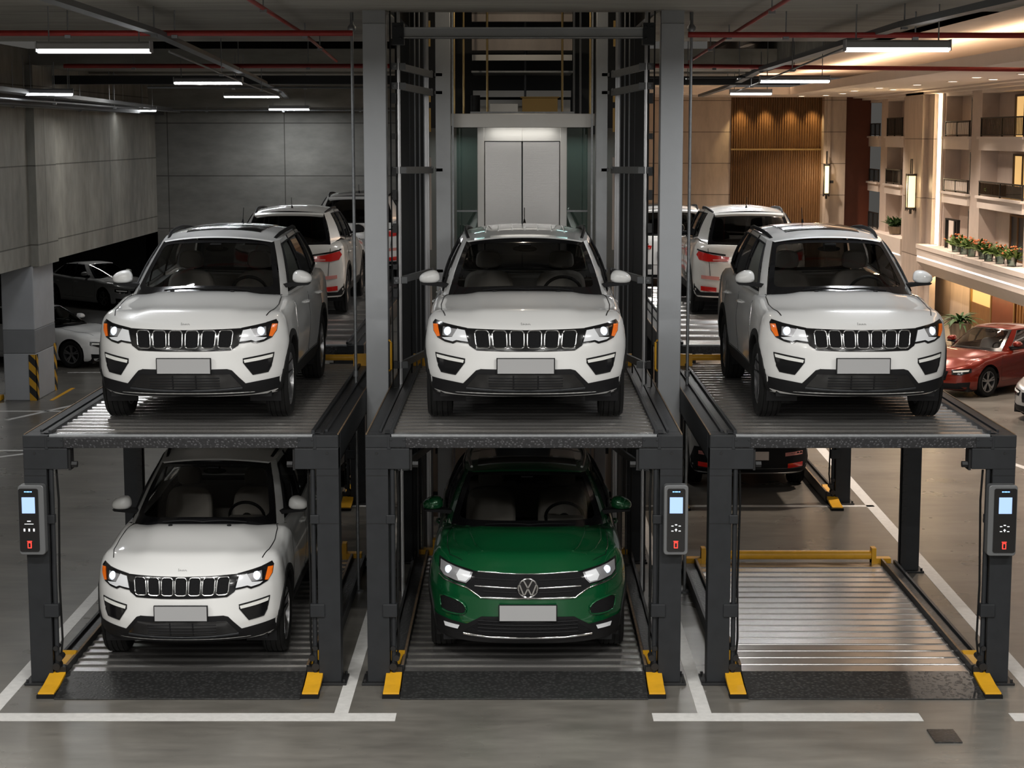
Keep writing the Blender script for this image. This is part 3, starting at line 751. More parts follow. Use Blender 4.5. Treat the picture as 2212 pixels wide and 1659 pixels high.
    h, n, d = c.hit(0, .940, 'f'); letters('Jeep', .052, .002, 'badge_grey', 'badge', c.root, (h.x, h.y - .004, h.z), (PI / 2 - .55, 0, 0))
    roof_kit(c, roof)
    c.line([(-.55, .41), (-.40, .55)], 'f', .001, 'black_plastic', 'bumper_edge', bl)
    antenna(c, 3.7)
    rear_kit(c, False)
    return c
def antenna(c, y, z=None):
    h, n, d = c.hit(0, y, 't', c.rbvh); m = MB(); m.cyl(h, h + Vector((0, .04, .045)), .018, 10, .008); m.tube([h + Vector((0, .04, .04)), h + Vector((0, .10, .17))], .004, 6)
    m.build('antenna', 'black_plastic', c.root, smooth=50)
def roof_kit(c, roof, rail='black_plastic'):
    T = c.P['T']; y0, y1 = T[2][1] + .02, T[8][1] - .12
    for sg in (1, -1):
        P = []; rr = []
        for i in range(21):
            t = i / 20; y = lerp(y0, y1, t); x = T[3][0] - .025 - .05 * (2 * t - 1) ** 2
            h, n, d = c.hit(sg * x, y, 't', c.rbvh); P.append(h + Vector((0, 0, .036 * min(1, 3 * t, 3 * (1 - t)) ** .7 - .008))); rr.append(.022)
        m = MB(); m.tube(P, rr, 8, flat=.75)
        m.build('roof_rail', rail, c.root, smooth=60)
    if roof == 'ribs':
        mb = MB()
        for x in (-.40, -.27, -.13, 0, .13, .27, .40):
            c.line([(x, T[0][1] + .42), (x, T[8][1] - .3)], 't', .011, None, None, mb=mb, bvh=c.rbvh, off=-.004, seg=.15)
        mb.build('roof_ribs', c.paint, c.root, smooth=60)
    elif roof == 'sunroof':
        y = T[0][1]
        c.patch([(-.40, y + .42), (.40, y + .42), (.41, y + .82), (-.41, y + .82)], 't', .006, 'black_gloss', 'sunroof', bvh=c.rbvh, step=.08)
        c.patch([(-.42, y + .90), (.42, y + .90), (.42, y + 1.65), (-.42, y + 1.65)], 't', .006, 'black_gloss', 'sunroof', bvh=c.rbvh, step=.08)
    elif roof == 'black':
        y = T[0][1]
        c.patch([(-.50, y + .30), (.50, y + .30), (.48, y + 1.75), (-.48, y + 1.75)], 't', .006, 'black_gloss', 'sunroof', bvh=c.rbvh, step=.08)
def rear_kit(c, detail=True, plate_m='plate', pz=None):
    P = c.P; zb = P['B'][9][2]
    for sg in (1, -1):
        S = (lambda p: p) if sg > 0 else mirp
        tl = c.patch(S([(.36, zb - .16), (.62, zb - .13), (.84, zb - .075), (.87, zb - .13), (.83, zb - .21), (.70, zb - .235), (.38, zb - .225)]), 'b', .012, 'tail_red', 'tail_light', step=.04)
        if detail:
            c.patch(S([(.40, zb - .195), (.62, zb - .195), (.62, zb - .218), (.40, zb - .215)]), 'b', .02, 'tail_pink', 'reverse_light', tl)
            c.line(S([(.42, zb - .13), (.72, zb - .09), (.85, zb - .05)]), 'b', .014, 'black_gloss', 'lamp_surround', tl, off=.01)
            c.patch(S([(.52, .62), (.80, .64), (.80, .585), (.52, .565)]), 'b', .008, 'tail_pink', 'reflector', step=.05)
            c.patch(S([(.56, .45), (.80, .47), (.80, .40), (.56, .38)]), 'b', .020, 'tail_red', 'rear_fog_light', step=.05)
    if pz: c.patch([(-.86, .70), (.86, .70), (.91, .52), (.91, .38), (-.91, .38), (-.91, .52)], 'b', .008, 'black_plastic', 'rear_bumper_cover', step=.05)
    bl = c.patch([(-.92, .50), (-.80, .37), (.80, .37), (.92, .50), (.92, P['zb'] + .03), (-.92, P['zb'] + .03)], 'b', .010, 'black_plastic', 'lower_rear_bumper', step=.05)
    m = MB(); pz = pz or zb - .335; h, n, d = c.hit(0, pz + .01, 'b'); y = h.y + .022; m.box(-.26, .26, y - .012, y + .01, pz - .065, pz + .065); m.build('rear_number_plate', plate_m, c.root)
    mb = MB(); c.line([(-.70, zb - .03), (-.66, .60), (-.4, .56), (.4, .56), (.66, .60), (.70, zb - .03)], 'b', .005, None, None, mb=mb); mb.build('tailgate_gap', 'black_gloss', c.root)
def green_suv():
    c = Car(TROC, 'green_paint', 'green_compact_suv', 'dark green compact SUV with a silver front emblem, parked under the centre white car', (.085, .05, .112), 0)
    c.sides()
    mb = MB()
    for sg in (1, -1): c.line([(sg * .70, 1.36), (sg * .76, 1.0), (sg * .75, .62), (sg * .72, .42), (sg * .60, .30)], 't', .0035, None, None, mb=mb)
    mb.build('hood_gap', 'black_gloss', c.root)
    for sg in (1, -1): c.line([(sg * .56, 1.25), (sg * .54, .9), (sg * .47, .52), (sg * .42, .38)], 't', .011, 'green_paint', 'hood_crease', off=-.003)
    for sg in (1, -1): c.line([(sg * .70, 1.2), (sg * .69, .8), (sg * .62, .50), (sg * .54, .36)], 't', .010, 'green_paint', 'hood_crease', off=-.003)
    g = c.patch([(-.455, .855), (-.2, .849), (.2, .849), (.455, .855), (.52, .79), (.57, .735), (.54, .712), (.43, .645), (.2, .648), (-.2, .648), (-.43, .645), (-.54, .712), (-.57, .735), (-.52, .79)], 'f', .008, 'mesh_grille', 'grille', step=.04)
    for z, m_, r in ((.80, 'black_plastic', .007), (.735, 'chrome', .006), (.69, 'black_plastic', .007)):
        for sg in (1, -1): c.line([(sg * .10, z), (sg * (.48 if z > .7 else .40), z + .008)], 'f', r, m_, 'grille_bar', g, off=.010)
    c.line([(-.455, .858), (-.2, .851), (0, .849), (.2, .851), (.455, .858)], 'f', .006, 'chrome', 'grille_top_strip', g, off=.008)
    c.line([(-.81, .80), (-.765, .768), (-.66, .745), (-.545, .716), (-.425, .643), (0, .645), (.425, .643), (.545, .716), (.66, .745), (.765, .768), (.81, .80)], 'f', .0085, 'chrome', 'chrome_strip', g, off=.008)
    for sg in (-1, 1):
        S = (lambda p: p) if sg < 0 else mirp
        hl = c.patch(S([(-.815, .935), (-.735, .912), (-.652, .893), (-.452, .857), (-.487, .806), (-.548, .745), (-.653, .758), (-.769, .79), (-.812, .826)]), 'f', .008, 'black_gloss', 'headlight', step=.03)
        c.patch(S([(-.80, .915), (-.652, .88), (-.50, .852), (-.52, .80), (-.56, .76), (-.655, .772), (-.765, .802), (-.80, .84)]), 'f', .011, 'lamp_inner', 'reflector', hl, step=.03)
        c.patch(S([(-.62, .87), (-.52, .85), (-.535, .80), (-.565, .772), (-.63, .778), (-.65, .82)]), 'f', .015, 'lamp_white', 'running_light', hl, step=.03)
        h, n, d = c.hit(sg * .725, .855, 'f'); m = MB(); m.lathe([(.036, .03), (.034, -.004), (.028, -.014), (.001, -.02)], h + Vector((0, -.015, 0)), 'y', 18); m.build('projector_lens', 'lens_lit', hl, smooth=50)
        vt = c.patch(chaikin(S([(-.80, .63), (-.636, .602), (-.566, .559), (-.556, .50), (-.593, .466), (-.771, .470), (-.797, .532)]), 1), 'f', .011, 'mesh_grille', 'side_vent', step=.03)
        c.line(chaikin(S([(-.80, .63), (-.636, .602), (-.566, .559), (-.556, .50), (-.593, .466), (-.771, .470), (-.797, .532)]), 1), 'f', .009, 'green_paint', 'vent_rim', vt, closed=True, off=.010)
    lb = c.patch([(-.90, .49), (-.835, .42), (-.70, .40), (-.558, .384), (-.419, .468), (0, .481), (.419, .468), (.558, .384), (.70, .40), (.835, .42), (.90, .49), (.90, .22), (.528, .205), (0, .205), (-.528, .205), (-.90, .22)], 'f', .010, 'black_plastic', 'lower_bumper', step=.05)
    c.patch([(-.40, .445), (.40, .445), (.58, .315), (.3, .298), (-.3, .298), (-.58, .315)], 'f', .014, 'mesh_grille', 'air_intake', lb, step=.06)
    mb = MB()
    for z in (.33, .365, .40, .43): c.line([(-.45, z), (.45, z)], 'f', .006, None, None, mb=mb, off=.016)
    mb.build('intake_slats', 'black_plastic', lb, smooth=40)
    c.line([(-.58, .293), (-.33, .279), (0, .276), (.33, .279), (.58, .293)], 'f', .009, 'chrome', 'skid_strip', lb, off=.012)
    for sg in (-1, 1):
        S = (lambda p: p) if sg < 0 else mirp
        c.patch(S([(-.765, .372), (-.62, .366), (-.635, .328), (-.753, .332)]), 'f', .018, 'lamp_white', 'fog_light', lb, step=.03)
    m = MB(); h, n, d = c.hit(0, .51, 'f'); y = h.y - .018
    m.box(-.266, .266, y - .008, y + .012, .436, .592); pl = m.build('number_plate_frame', 'black_plastic', c.root, bevel=.003)
    m = MB(); m.box(-.256, .256, y - .012, y - .008, .443, .585); m.build('number_plate', 'plate', pl)
    # round emblem
    h, n, d = c.hit(0, .74, 'f'); y = h.y - .022; cz = .74; R = .087
    m = MB(); m.cyl((0, y + .02, cz), (0, y, cz), R, 32); e = m.build('emblem_disc', 'black_gloss', c.root, smooth=40)
    m = MB(); m.tube([(R * math.cos(t), y - .002, cz + R * math.sin(t)) for t in [2 * PI * k / 40 for k in range(40)]], .0085, 8, closed=True)
    def st(pts):
        for a, b in zip(pts, pts[1:]): m.beam((a[0] * R, y - .004, cz + a[1] * R), (b[0] * R, y - .004, cz + b[1] * R), .012, .012)
    st([(-.44, .82), (-.02, .04)]); st([(.44, .82), (.02, .04)])
    st([(-.86, .38), (-.40, -.84), (-.02, -.06)]); st([(.86, .38), (.40, -.84), (.02, -.06)])
    m.build('emblem', 'chrome', e, smooth=40)
    roof_kit(c, 'black', 'satin_chrome')
    for sg in (1, -1):
        T = c.P['T']; B = c.P['B']; m = MB()
        m.tube([(sg * (B[2][0] + .02), B[2][1], B[2][2] + .01), (sg * (T[2][0] + .02), T[2][1], T[2][2]), (sg * (T[4][0] + .02), T[4][1], T[4][2] + .0), (sg * (T[6][0] + .02), T[6][1], T[6][2])], .008, 6)
        m.build('roof_strip', 'chrome', c.root, smooth=60)
    rear_kit(c, False)
    return c
def rear_suv(name, label, loc, rotz, paint='pearl_paint', group=None, roof='sunroof', plate_m='plate', pz=None):
    c = Car(SUV, paint, name, label, loc, rotz, group); c.sides(); roof_kit(c, roof, 'chrome' if roof == 'ribs' else 'black_plastic'); antenna(c, 3.7); rear_kit(c, True, plate_m, pz)
    front_simple(c); return c
def front_simple(c, low=False):
    z = c.P['ztop'][0][1]
    for sg in (-1, 1):
        S = (lambda p: p) if sg < 0 else mirp
        hl = c.patch(S([(-.80, z - .02), (-.48, z - .06), (-.50, z - .16), (-.66, z - .17), (-.81, z - .11)]), 'f', .008, 'black_gloss', 'headlight', step=.04)
        c.patch(S([(-.78, z - .05), (-.51, z - .085), (-.53, z - .115), (-.77, z - .09)]), 'f', .014, 'drl', 'running_light', hl, step=.04)
        c.patch(S([(-.80, z - .32), (-.60, z - .34), (-.58, z - .43), (-.78, z - .43)]), 'f', .006, 'black_plastic', 'side_vent', step=.05)
    c.patch([(-.42, z - .09), (.42, z - .09), (.38, z - .28), (-.38, z - .28)], 'f', .006, 'black_gloss', 'grille', step=.06)
    c.patch([(-.6, c.P['zb'] + .16), (.6, c.P['zb'] + .16), (.7, c.P['zb'] + .03), (-.7, c.P['zb'] + .03)], 'f', .008, 'black_plastic', 'lower_bumper', step=.06)
def sedan(label, loc, rotz, paint, group=None, name='sedan'):
    c = Car(SEDAN, paint, name, label, loc, rotz, group); c.sides(black=False); front_simple(c, True); rear_kit(c, False)
    mb = MB()
    for sg in (1, -1): c.line([(sg * .66, 1.6), (sg * .72, 1.2), (sg * .70, .8), (sg * .60, .45)], 't', .0035, None, None, mb=mb)
    mb.build('hood_gap', 'black_gloss', c.root)
    return c
# ------------------------------------------------------------------ parking lifts
def deck_mesh(hw, y0, y1, z, per, rise, flat=.72, lip=.0):
    """pressed steel deck: flat strips with raised half-round ridges between them"""
    P = []; y = y0
    while y < y1 - per * .5:
        a = y + per * flat; P += [(y, 0), (a, 0)]
        for k in range(1, 6):
            t = k / 6; P.append((lerp(a, y + per, t), rise * math.sin(PI * t)))
        y += per
    P.append((min(y, y1), 0)); P.append((y1, 0)) if y < y1 - .01 else None
    m = MB(); m.grid([[(x, yy, z + zz) for x in (-hw, -hw * .33, hw * .33, hw)] for yy, zz in P])
    m.grid([[(x, y0, z - h) for x in (-hw, hw)] for h in (.03, 0)])
    m.grid([[(x, yy, z - .035) for x in (-hw, hw)] for yy in (y0, y1)])
    return m
def bolts(m, pts, ax=(0, -1, 0), r=.012, h=.012):
    for p in pts: m.cyl(p, Vector(p) + Vector(ax) * h, r, 6)
def lift(label, cx, cy, W, D, DR, lower=True, group=None, per_up=.20, per_low=.20, rise=.016, rise_low=.016, wedge=True, rear_dx=.0, post_y=None, H=2.28, detail=True, wheelstop=True, lowflat=.72):
    root = thing('parking_lift', label, 'car lift', (cx, cy, 0), 0, group)
    pw = .20; post_y = post_y or DR
    for sg in (-1, 1):
        for fr in (True, False):
            xo = W if fr else W + rear_dx; y = -.02 if fr else post_y
            m = MB(); a, b = sg * xo, sg * (xo - pw)
            # C-shaped post: front web, outer flange, inner lips
            m.box(a, b, y - .06, y - .045, .02, H - .11); m.box(a, a - sg * .015, y - .045, y + .14, .02, H - .11); m.box(a - sg * .015, b, y + .125, y + .14, .02, H - .11)
            m.box(b, b + sg * .012, y - .045, y + .0, .02, H - .11); m.box(b, b + sg * .012, y + .08, y + .125, .02, H - .11)
            m.box(a - sg * .02, b + sg * .02, y - .045, y + .02, .02, H - .12)
            p = m.build('post' if fr else 'rear_post', 'steel_dark', root, bevel=.004)
            m = MB(); m.box(a + sg * .05, b - sg * .10, y - .12, y + .20, 0, .022)
            bolts(m, [(a + sg * .025, y - .09, .02), (b - sg * .07, y - .09, .02), (b - sg * .07, y + .17, .02), (a + sg * .025, y + .17, .02)], (0, 0, 1), .014, .03)
            m.build('base_plate', 'steel_black', p, bevel=.004)
            m = MB()
            if fr:
                m.box(a, b, y - .068, y + .14, H - .11, H - .0)
                m.box(a, b - sg * .19, y - .064, y + .06, H - .305, H - .118)
                m.build('carriage_bracket', 'steel_dark', root, bevel=.005)
                m = MB(); bolts(m, [(a - sg * .10, y - .064, H - .16)], (0, -1, 0), .013, .004); m.build('bracket_bolt', 'steel_black', root)
                m = MB()
                m.box(b - sg * .19, b - sg * .21, y - .03, y + .1, H - .32, H - .13); bolts(m, [(b - sg * .215, y - .0, H - .27)], (-sg, 0, 0), .03, .05); m.build('roller', 'steel_black', root)
                m = MB()
                m.box(a, b, y - .0635, y - .06, H - .365, H - .36); m.box(a, b, y - .0635, y - .06, H - .80, H - .795)
                m.build('weld_seam', 'steel_black', p)
                # clamp and rods on the inner side of the post
                m = MB(); m.box(b + sg * .06, b - sg * .07, y - .075, y + .0, .62, .74); m.build('clamp', 'steel_dark', p, bevel=.006)
                m = MB(); m.box(b + sg * .02, b - sg * .06, y - .07, y - .0, H - .80, H - .72)
                m.build('clamp', 'steel_dark', p, bevel=.006)
                m = MB(); m.cyl((b - sg * .035, y - .03, .05), (b - sg * .035, y - .03, H - .30), .022, 10); m.build('hydraulic_rod', 'steel_dark', root, smooth=40)
                m = MB(); m.tube([(b - sg * .075, y + .0, H - .32), (b - sg * .085, y + .01, H - .6), (b - sg * .07, y + .0, .9), (b - sg * .08, y + .0, .4), (b - sg * .06, y - .02, .2)], .010, 6); m.build('hose', 'rubber', root, smooth=60)
                m = MB()
                for k, z in enumerate((.16, .24, .33)): m.cyl((b - sg * (.03 + .03 * (k % 2)), y - .07, z), (b - sg * (.03 + .03 * (k % 2)), y + .05, z), .035 - .006 * k, 10)
                m.box(b - sg * .02, b - sg * .11, y - .04, y + .06, .05, .15)
                m.build('pulley', 'steel_black', root, smooth=40)
            else:
                n = int((H - .4) / .085)
                for k in range(n):
                    z = .2 + k * .085; m.box(sg * (xo - pw + .02) - .022, sg * (xo - pw + .02) + .022, y - .068, y - .058, z, z + .045)
                m.box(sg * (xo - pw + .02) - .03, sg * (xo - pw + .02) + .03, y - .0615, y - .055, .1, H - .15)
                m.build('lock_ladder', 'steel_black', p)
        # upper platform side beam: web, flanges, inner lip
        m = MB(); a = sg * W; i = sg * (W - .215)
        m.box(a, a - sg * .014, .15, D, H - .26, H - .012); m.box(a, a - sg * .09, .15, D, H - .26, H - .245)
        m.box(a, i, .12, D, H - .012, H + .0)
        m.box(i, i - sg * .03, -.02, D, H - .03, H + .035)
        m.box(a - sg * .11, a - sg * .135, .1, D, H, H + .022)
        sb = m.build('side_beam', 'steel_dark', root, bevel=.003)
        m = MB(); m.box(a, a - sg * .012, -.04, D, H, H + .006); m.build('beam_edge', 'rust_edge', sb)
        m = MB(); m.box(a - sg * .14, i + sg * .005, .0, D, H, H + .007); m.build('walkway_strip', 'checker_plate', sb)
        # corner plates
        m = MB(); m.box(a - sg * .215, a - sg * .36, -.095, -.07, H - .105, H - .015)
        bolts(m, [(a - sg * .23, -.095, H - .04), (a - sg * .345, -.095, H - .04)], (0, -1, 0), .010, .006)
        m.box(a - sg * .195, a - sg * .225, -.09, .0, H - .125, H - .0)
        m.prism([(.0, H - .02), (.12, H + .02), (.0, H + .01)], 'x', i, i + sg * .05)
        m.build('corner_plate', 'steel_dark', root, bevel=.003)
        if detail:
            m = MB(); m.prism([(.1, H - .13), (.5, H - .13), (.1, H - .30)], 'x', sg * (W - .24), sg * (W - .29)); m.build('gusset', 'steel_black', root)
    m = MB(); m.box(-(W - .21), W - .21, -.085, -.03, H - .115, H - .018); m.build('front_beam', 'checker_plate', root, bevel=.006)
    m = MB(); m.box(-(W - .23), W - .23, -.07, -.01, H - .018, H + .004); m.build('front_lip', 'galv', root, bevel=.003)
    m = MB(); m.box(-(W + rear_dx), W + rear_dx, D - .06, D + .02, H - .2, H + .0); m.build('rear_beam', 'steel_dark', root)
    deck_mesh(W - .235, -.01, D, H - .0, per_up, rise).build('upper_deck', 'deck_steel', root, smooth=28)
    m = MB()
    for y in (D * .25, D * .5, D * .75): m.box(-(W - .05), W - .05, y - .04, y + .04, H - .14, H - .045)
    m.build('cross_member', 'steel_black', root)
    if wheelstop:
        m = MB(); m.cyl((-(W - .3), D - .12, H + .10), (W - .3, D - .12, H + .10), .035, 10)
        for sg in (-1, 1): m.box(sg * (W - .3), sg * (W - .15), D - .16, D - .08, H, H + .14)
        m.build('wheel_stop', 'safety_yellow', root, smooth=40)
    # lower platform
    LW = W - .32
    for sg in (-1, 1):
        m = MB(); m.box(sg * LW, sg * (LW + .03), -.02, DR - .1, .02, .16); m.box(sg * (LW + .03), sg * (LW + .17), .35, DR - .1, .02, .11); m.box(sg * (LW + .14), sg * (LW + .17), .35, DR - .1, .11, .15)
        r = m.build('side_rail', 'steel_black', root, bevel=.003)
        m = MB(); m.box(sg * (LW - .0), sg * (LW + .022), -.02, DR - .1, .16, .166); m.build('rail_edge', 'rust_edge', r)
        m = MB(); m.box(sg * (LW + .035), sg * (LW + .138), .38, DR - .15, .11, .118); m.build('walkway_strip', 'checker_ramp', r)
        # yellow flap
        if lower or True:
            prof = [(.42, .17), (.36, .19), (.30, .165), (.22, .155), (.0, .115), (-.30, .062), (-.50, .045), (-.50, .03), (-.3, .035), (0, .07), (.3, .12), (.42, .14)]
            m = MB(); m.prism(prof, 'x', sg * (LW + .012), sg * (LW + .155)); m.build('ramp_flap', 'safety_yellow', root, bevel=.003)
            m = MB(); m.box(sg * (LW + .0), sg * (LW + .16), -.53, -.42, .0, .032); m.prism([(-.42, .0), (.3, .0), (.3, .10), (-.42, .02)], 'x', sg * (LW + .02), sg * (LW + .15)); m.build('flap_foot', 'rubber', root)
    if lower:
        deck_mesh(LW - .005, -.02, DR - .1, .10, per_low, rise_low, lowflat).build('lower_deck', 'deck_steel', root, smooth=28)
        m = MB(); m.prism([(-.03, .105), (-.03, .085), (-.54, .0), (-.56, .004), (-.56, .012)], 'x', -(LW - .0), LW - .0); m.build('entry_ramp', 'checker_ramp', root, bevel=.002)
        m = MB(); yb = DR - .02; m.cyl((-(LW - .05), yb, .19), (LW - .08, yb, .19), .052, 12)
        for sg in (-1, 1): m.box(sg * (LW - .1), sg * (LW + .12), yb - .06, yb + .06, .05, .16); m.box(sg * (LW - .10), sg * (LW - .05), yb - .07, yb + .05, .05, .28)
        m.build('rear_wheel_stop', 'safety_yellow', root, smooth=40)
    return root
H0 = 2.275
lift('left grey two-level car lift holding a white SUV on each deck', -3.0, 0, 1.40, 5.0, 4.55, rear_dx=.10, H=H0 + .0)
lift('centre grey two-level car lift with a white SUV above the green one', .05, 0, 1.41, 5.0, 4.75, H=H0, rear_dx=-.02)
lift('right grey two-level car lift with an empty steel deck below a white SUV', 3.06, 0, 1.36, 5.0, 4.30, H=H0, rear_dx=.12, per_low=.225, rise_low=.009, lowflat=.92)
lift('rear left car lift behind the first row, carrying a white SUV seen from behind', -3.3, 8.2, 1.25, 9.0, 5.0, lower=False, H=2.15, detail=False, wheelstop=False, per_up=.75, rise=.05)
lift('rear right car lift behind the first row, carrying a white SUV seen from behind', 3.2, 8.2, 1.25, 9.0, 5.0, lower=False, H=2.15, detail=False, wheelstop=False, per_up=.75, rise=.05)
# control panels
def panel(label, x0, x1, z0, z1, y=-.085, kind=0, side=0):
    root = thing('control_panel', label, 'control panel', ((x0 + x1) / 2, y, (z0 + z1) / 2)); w = x1 - x0; h = z1 - z0
    m = MB(); m.prism(rrect(-w / 2, w / 2, -h / 2, h / 2, .03, 4), 'y', -.10, 0.0); c = m.build('housing', 'panel_case', root, smooth=40, bevel=.006)
    sx = side * .022; fw = w / 2 - .028
    m = MB(); m.prism(rrect(-fw + sx, fw + sx, -h / 2 + .03, h / 2 - .03, .018, 4), 'y', -.108, -.10); f = m.build('face_plate', 'black_gloss', root, smooth=40)
    m = MB(); m.box(-.058 + sx, .058 + sx, -.114, -.108, h * .10, h * .33); m.build('screen', 'screen_blue', root, bevel=.002)
    m = MB()
    for k, ww in ((-1, .008), (0, .014), (1, .008)): m.box(k * .026 - ww + sx, k * .026 + ww + sx, -.111, -.108, h * .40, h * .415)
    m.build('indicator_light', 'led_blue', root)
    m = MB()
    if kind == 0:
        m.box(-.016 + sx, .016 + sx, -.111, -.108, -.012 * 1, -.004); m.box(-.04 + sx, .04 + sx, -.111, -.108, -.036, -.031)
        for k in (-1, 0, 1): m.box(k * .042 - .007 + sx, k * .042 + .007 + sx, -.112, -.108, -.10, -.075)
    else:
        for k in (-1, 0, 1):
            for r in (0, 1):
                m.box(k * .032 - .010 + sx, k * .032 + .010 + sx, -.112, -.108, -.055 - r * .045 + (k == 0) * .01, -.048 - r * .045 + (k == 0) * .012)
        m.box(-.004 + sx, .004 + sx, -.112, -.108, -.10, -.075)
    m.build('keypad', 'led_white', root)
    m = MB(); m.box(-.022 + sx, .022 + sx, -.114, -.108, -h * .305, -h * .295); m.prism(rrect(-.018 + sx, .018 + sx, -h * .40, -h * .31, .004), 'y', -.116, -.108)
    m.build('emergency_button', 'led_red', root)
    m = MB(); m.box(-.009 + sx, .009 + sx, -.118, -.116, -h * .385, -h * .325); m.build('button_slot', 'black_gloss', root)
panel('control panel with a lit blue screen on the left lift\'s outer post', -4.435, -4.205, 1.215, 1.845, kind=0, side=-.9)
panel('control panel with a lit blue screen on the centre lift\'s right post', 1.29, 1.505, 1.215, 1.845, kind=1)
panel('control panel with a lit blue screen on the right lift\'s outer post', 4.165, 4.42, 1.205, 1.845, kind=1, side=.9)
# thin vertical conduits standing between the lifts and the ceiling
for x, l in ((-1.735, 'thin galvanised pole between left lift and the shaft column'), (1.80, 'thin galvanised pole right of the shaft, between centre and right lifts')):
    t = thing('steel_pole', l, 'pole', (x, 3.3, 0)); m = MB(); m.cyl((0, 0, 0), (0, 0, 6.0), .017, 10); m.build('tube', 'galv', t, smooth=40)
    m = MB(); m.lathe([(.03, 5.98), (.045, 6.0), (.045, 6.03), (.02, 6.06), (.02, 6.20)], (0, 0, 0), 'z', 10); m.lathe([(.03, 0), (.06, 0), (.06, .02), (.03, .03)], (0, 0, 0), 'z', 12); m.lathe([(.028, 2.36), (.028, 2.42)], (0, 0, 0), 'z', 10); m.build('bracket', 'galv', t, smooth=40)
# ------------------------------------------------------------------ building shell
ZC = 6.18
m = MB(); m.box(-24, 16, -22, 48, -.2, 0); floor = struct(m.build('floor', 'floor_concrete'))
m = MB()
def fl(x0, x1, y0, y1): m.box(x0, x1, y0, y1, 0, .003)
def flq(a, b, w): # painted line between two points
    a = Vector((*a, 0)); b = Vector((*b, 0)); d = (b - a).normalized(); n = Vector((-d.y, d.x, 0)) * w / 2
    vs = [a - n, b - n, b + n, a + n]; m.add(vs + [v + Vector((0, 0, .003)) for v in vs], [(0, 1, 2, 3), (7, 6, 5, 4), (0, 4, 5, 1), (1, 5, 6, 2), (2, 6, 7, 3), (3, 7, 4, 0)])
def pl(fn, *a):
    global m
    m = MB(); fn(*a); o = m.build('painted_line', 'line_white', floor)
pl(fl, -7.5, -1.045, -1.15, -.94); pl(fl, 1.143, 3.43, -1.15, -.94); pl(fl, 4.2, 8, -1.15, -.94)
pl(fl, -1.58, -1.46, -.94, 12.5); pl(fl, 1.535, 1.655, -.94, 8.0)
pl(flq, (-4.53, -.94), (-4.62, 14), .13); pl(flq, (4.60, -1.0), (4.80, 14), .15)
pl(fl, 1.65, 4.75, 7.94, 8.05); pl(fl, -4.6, -1.6, 7.94, 8.05)
pl(flq, (-8.4, 11.4), (-7.55, 12.2), .10); pl(fl, -9.5, -7.5, 12.33, 12.43); pl(fl, -12, -8.2, 16.5, 16.6)
pl(flq, (-8.9, 15.5), (-6.2, 22.0), .10); pl(flq, (-9.4, 22), (-7.4, 22.05), .08)
pl(flq, (7.1, 12.6), (7.75, 10.0), .12)
# ceiling
m = MB(); m.box(-16, -1.36, -22, 9.4, ZC, ZC + .3); m.box(-1.36, 1.46, -22, 3.3, ZC, ZC + .3); m.box(1.46, 5.0, -22, 9.4, ZC, ZC + .3); m.box(5.0, 16, -22, .2, ZC, ZC + .3)
m.box(-16, 5.0, 18.2, 21.6, ZC, ZC + .3); m.box(-16, 5.0, 23, 26, ZC, ZC + .3); m.box(-16, 5., 27.2, 31, ZC, ZC + .3)
struct(m.build('ceiling', 'concrete_ceiling'))
m = MB(); m.box(-16, 5.0, 3.3, 31, 7.3, 7.5); struct(m.build('ceiling_recess', 'concrete_shaded'))
m = MB(); m.box(-9.3, -.2, 29.2, 30, 5.58, ZC); struct(m.build('beam_back', 'concrete_ceiling'))
m = MB()
m.box(4.75, 5.0, 3.2, 31, ZC, 7.4); struct(m.build('beam_right', 'concrete_ceiling'))
m = MB(); m.box(-9.3, 0.2, 30, 30.3, -.0, 7.4); struct(m.build('wall_back', 'concrete_back'))
m = MB(); m.box(-9.3, -9.0, -6, 30, 2.52, ZC + .3); struct(m.build('wall_left', 'concrete_side'))
m = MB(); m.box(-9.32, -8.86, 17.9, 19.4, 2.5, ZC); struct(m.build('trim_1', 'concrete_side'))
m = MB(); m.box(-24, -9.3, 8, 48, 2.62, 2.85); struct(m.build('ceiling_low_bay', 'concrete_shaded'))
m = MB(); m.box(-24, -9.0, 44, 44.3, 0, 2.62); m.box(-24.2, -24, 8, 44, 0, 2.62); m.box(-9.3, -9.0, 30, 44, 0, 2.62); struct(m.build('wall_low_bay', 'concrete_shaded'))
# garage column
t = thing('concrete_column', 'square grey-banded concrete column under the left wall, with yellow-black corner guards', 'column', (-9.28, 18.65, 0))
m = MB(); m.box(-.30, .30, -.75, .75, 1.32, 2.52); m.build('upper_shaft', 'column_white', t, bevel=.015)
m = MB(); m.box(-.302, .302, -.752, .752, .88, 1.32); m.build('grey_band', 'column_grey', t, bevel=.015)
m = MB(); m.box(-.30, .30, -.75, .75, 0, .88); m.build('lower_shaft', 'column_white', t, bevel=.015)
m = MB(); m.box(.17, .312, -.765, -.75, 0, .86); m.box(.30, .312, -.765, -.62, 0, .86); m.build('corner_guard', 'hazard_stripes', t)
m = MB(); m.box(.30, .312, .60, .765, 0, .92); m.build('corner_guard', 'hazard_stripes', t)
m = MB(); m.box(-.5, -.35, -.85, -.6, 0, .10); m.build('kerb_block', 'safety_yellow', t, bevel=.02)
# floor yellow edge by column
m = MB(); m.box(-8.75, -8.68, 17.9, 19.6, 0, .006); m.build('painted_line', 'safety_yellow', floor)
# small dark mat
m = MB(); m.box(3.40, 3.62, -1.73, -1.40, 0, .012); tag(m.build('floor_mat', 'checker_ramp'), 'small dark textured mat lying on the floor in front of the right lift', 'mat')
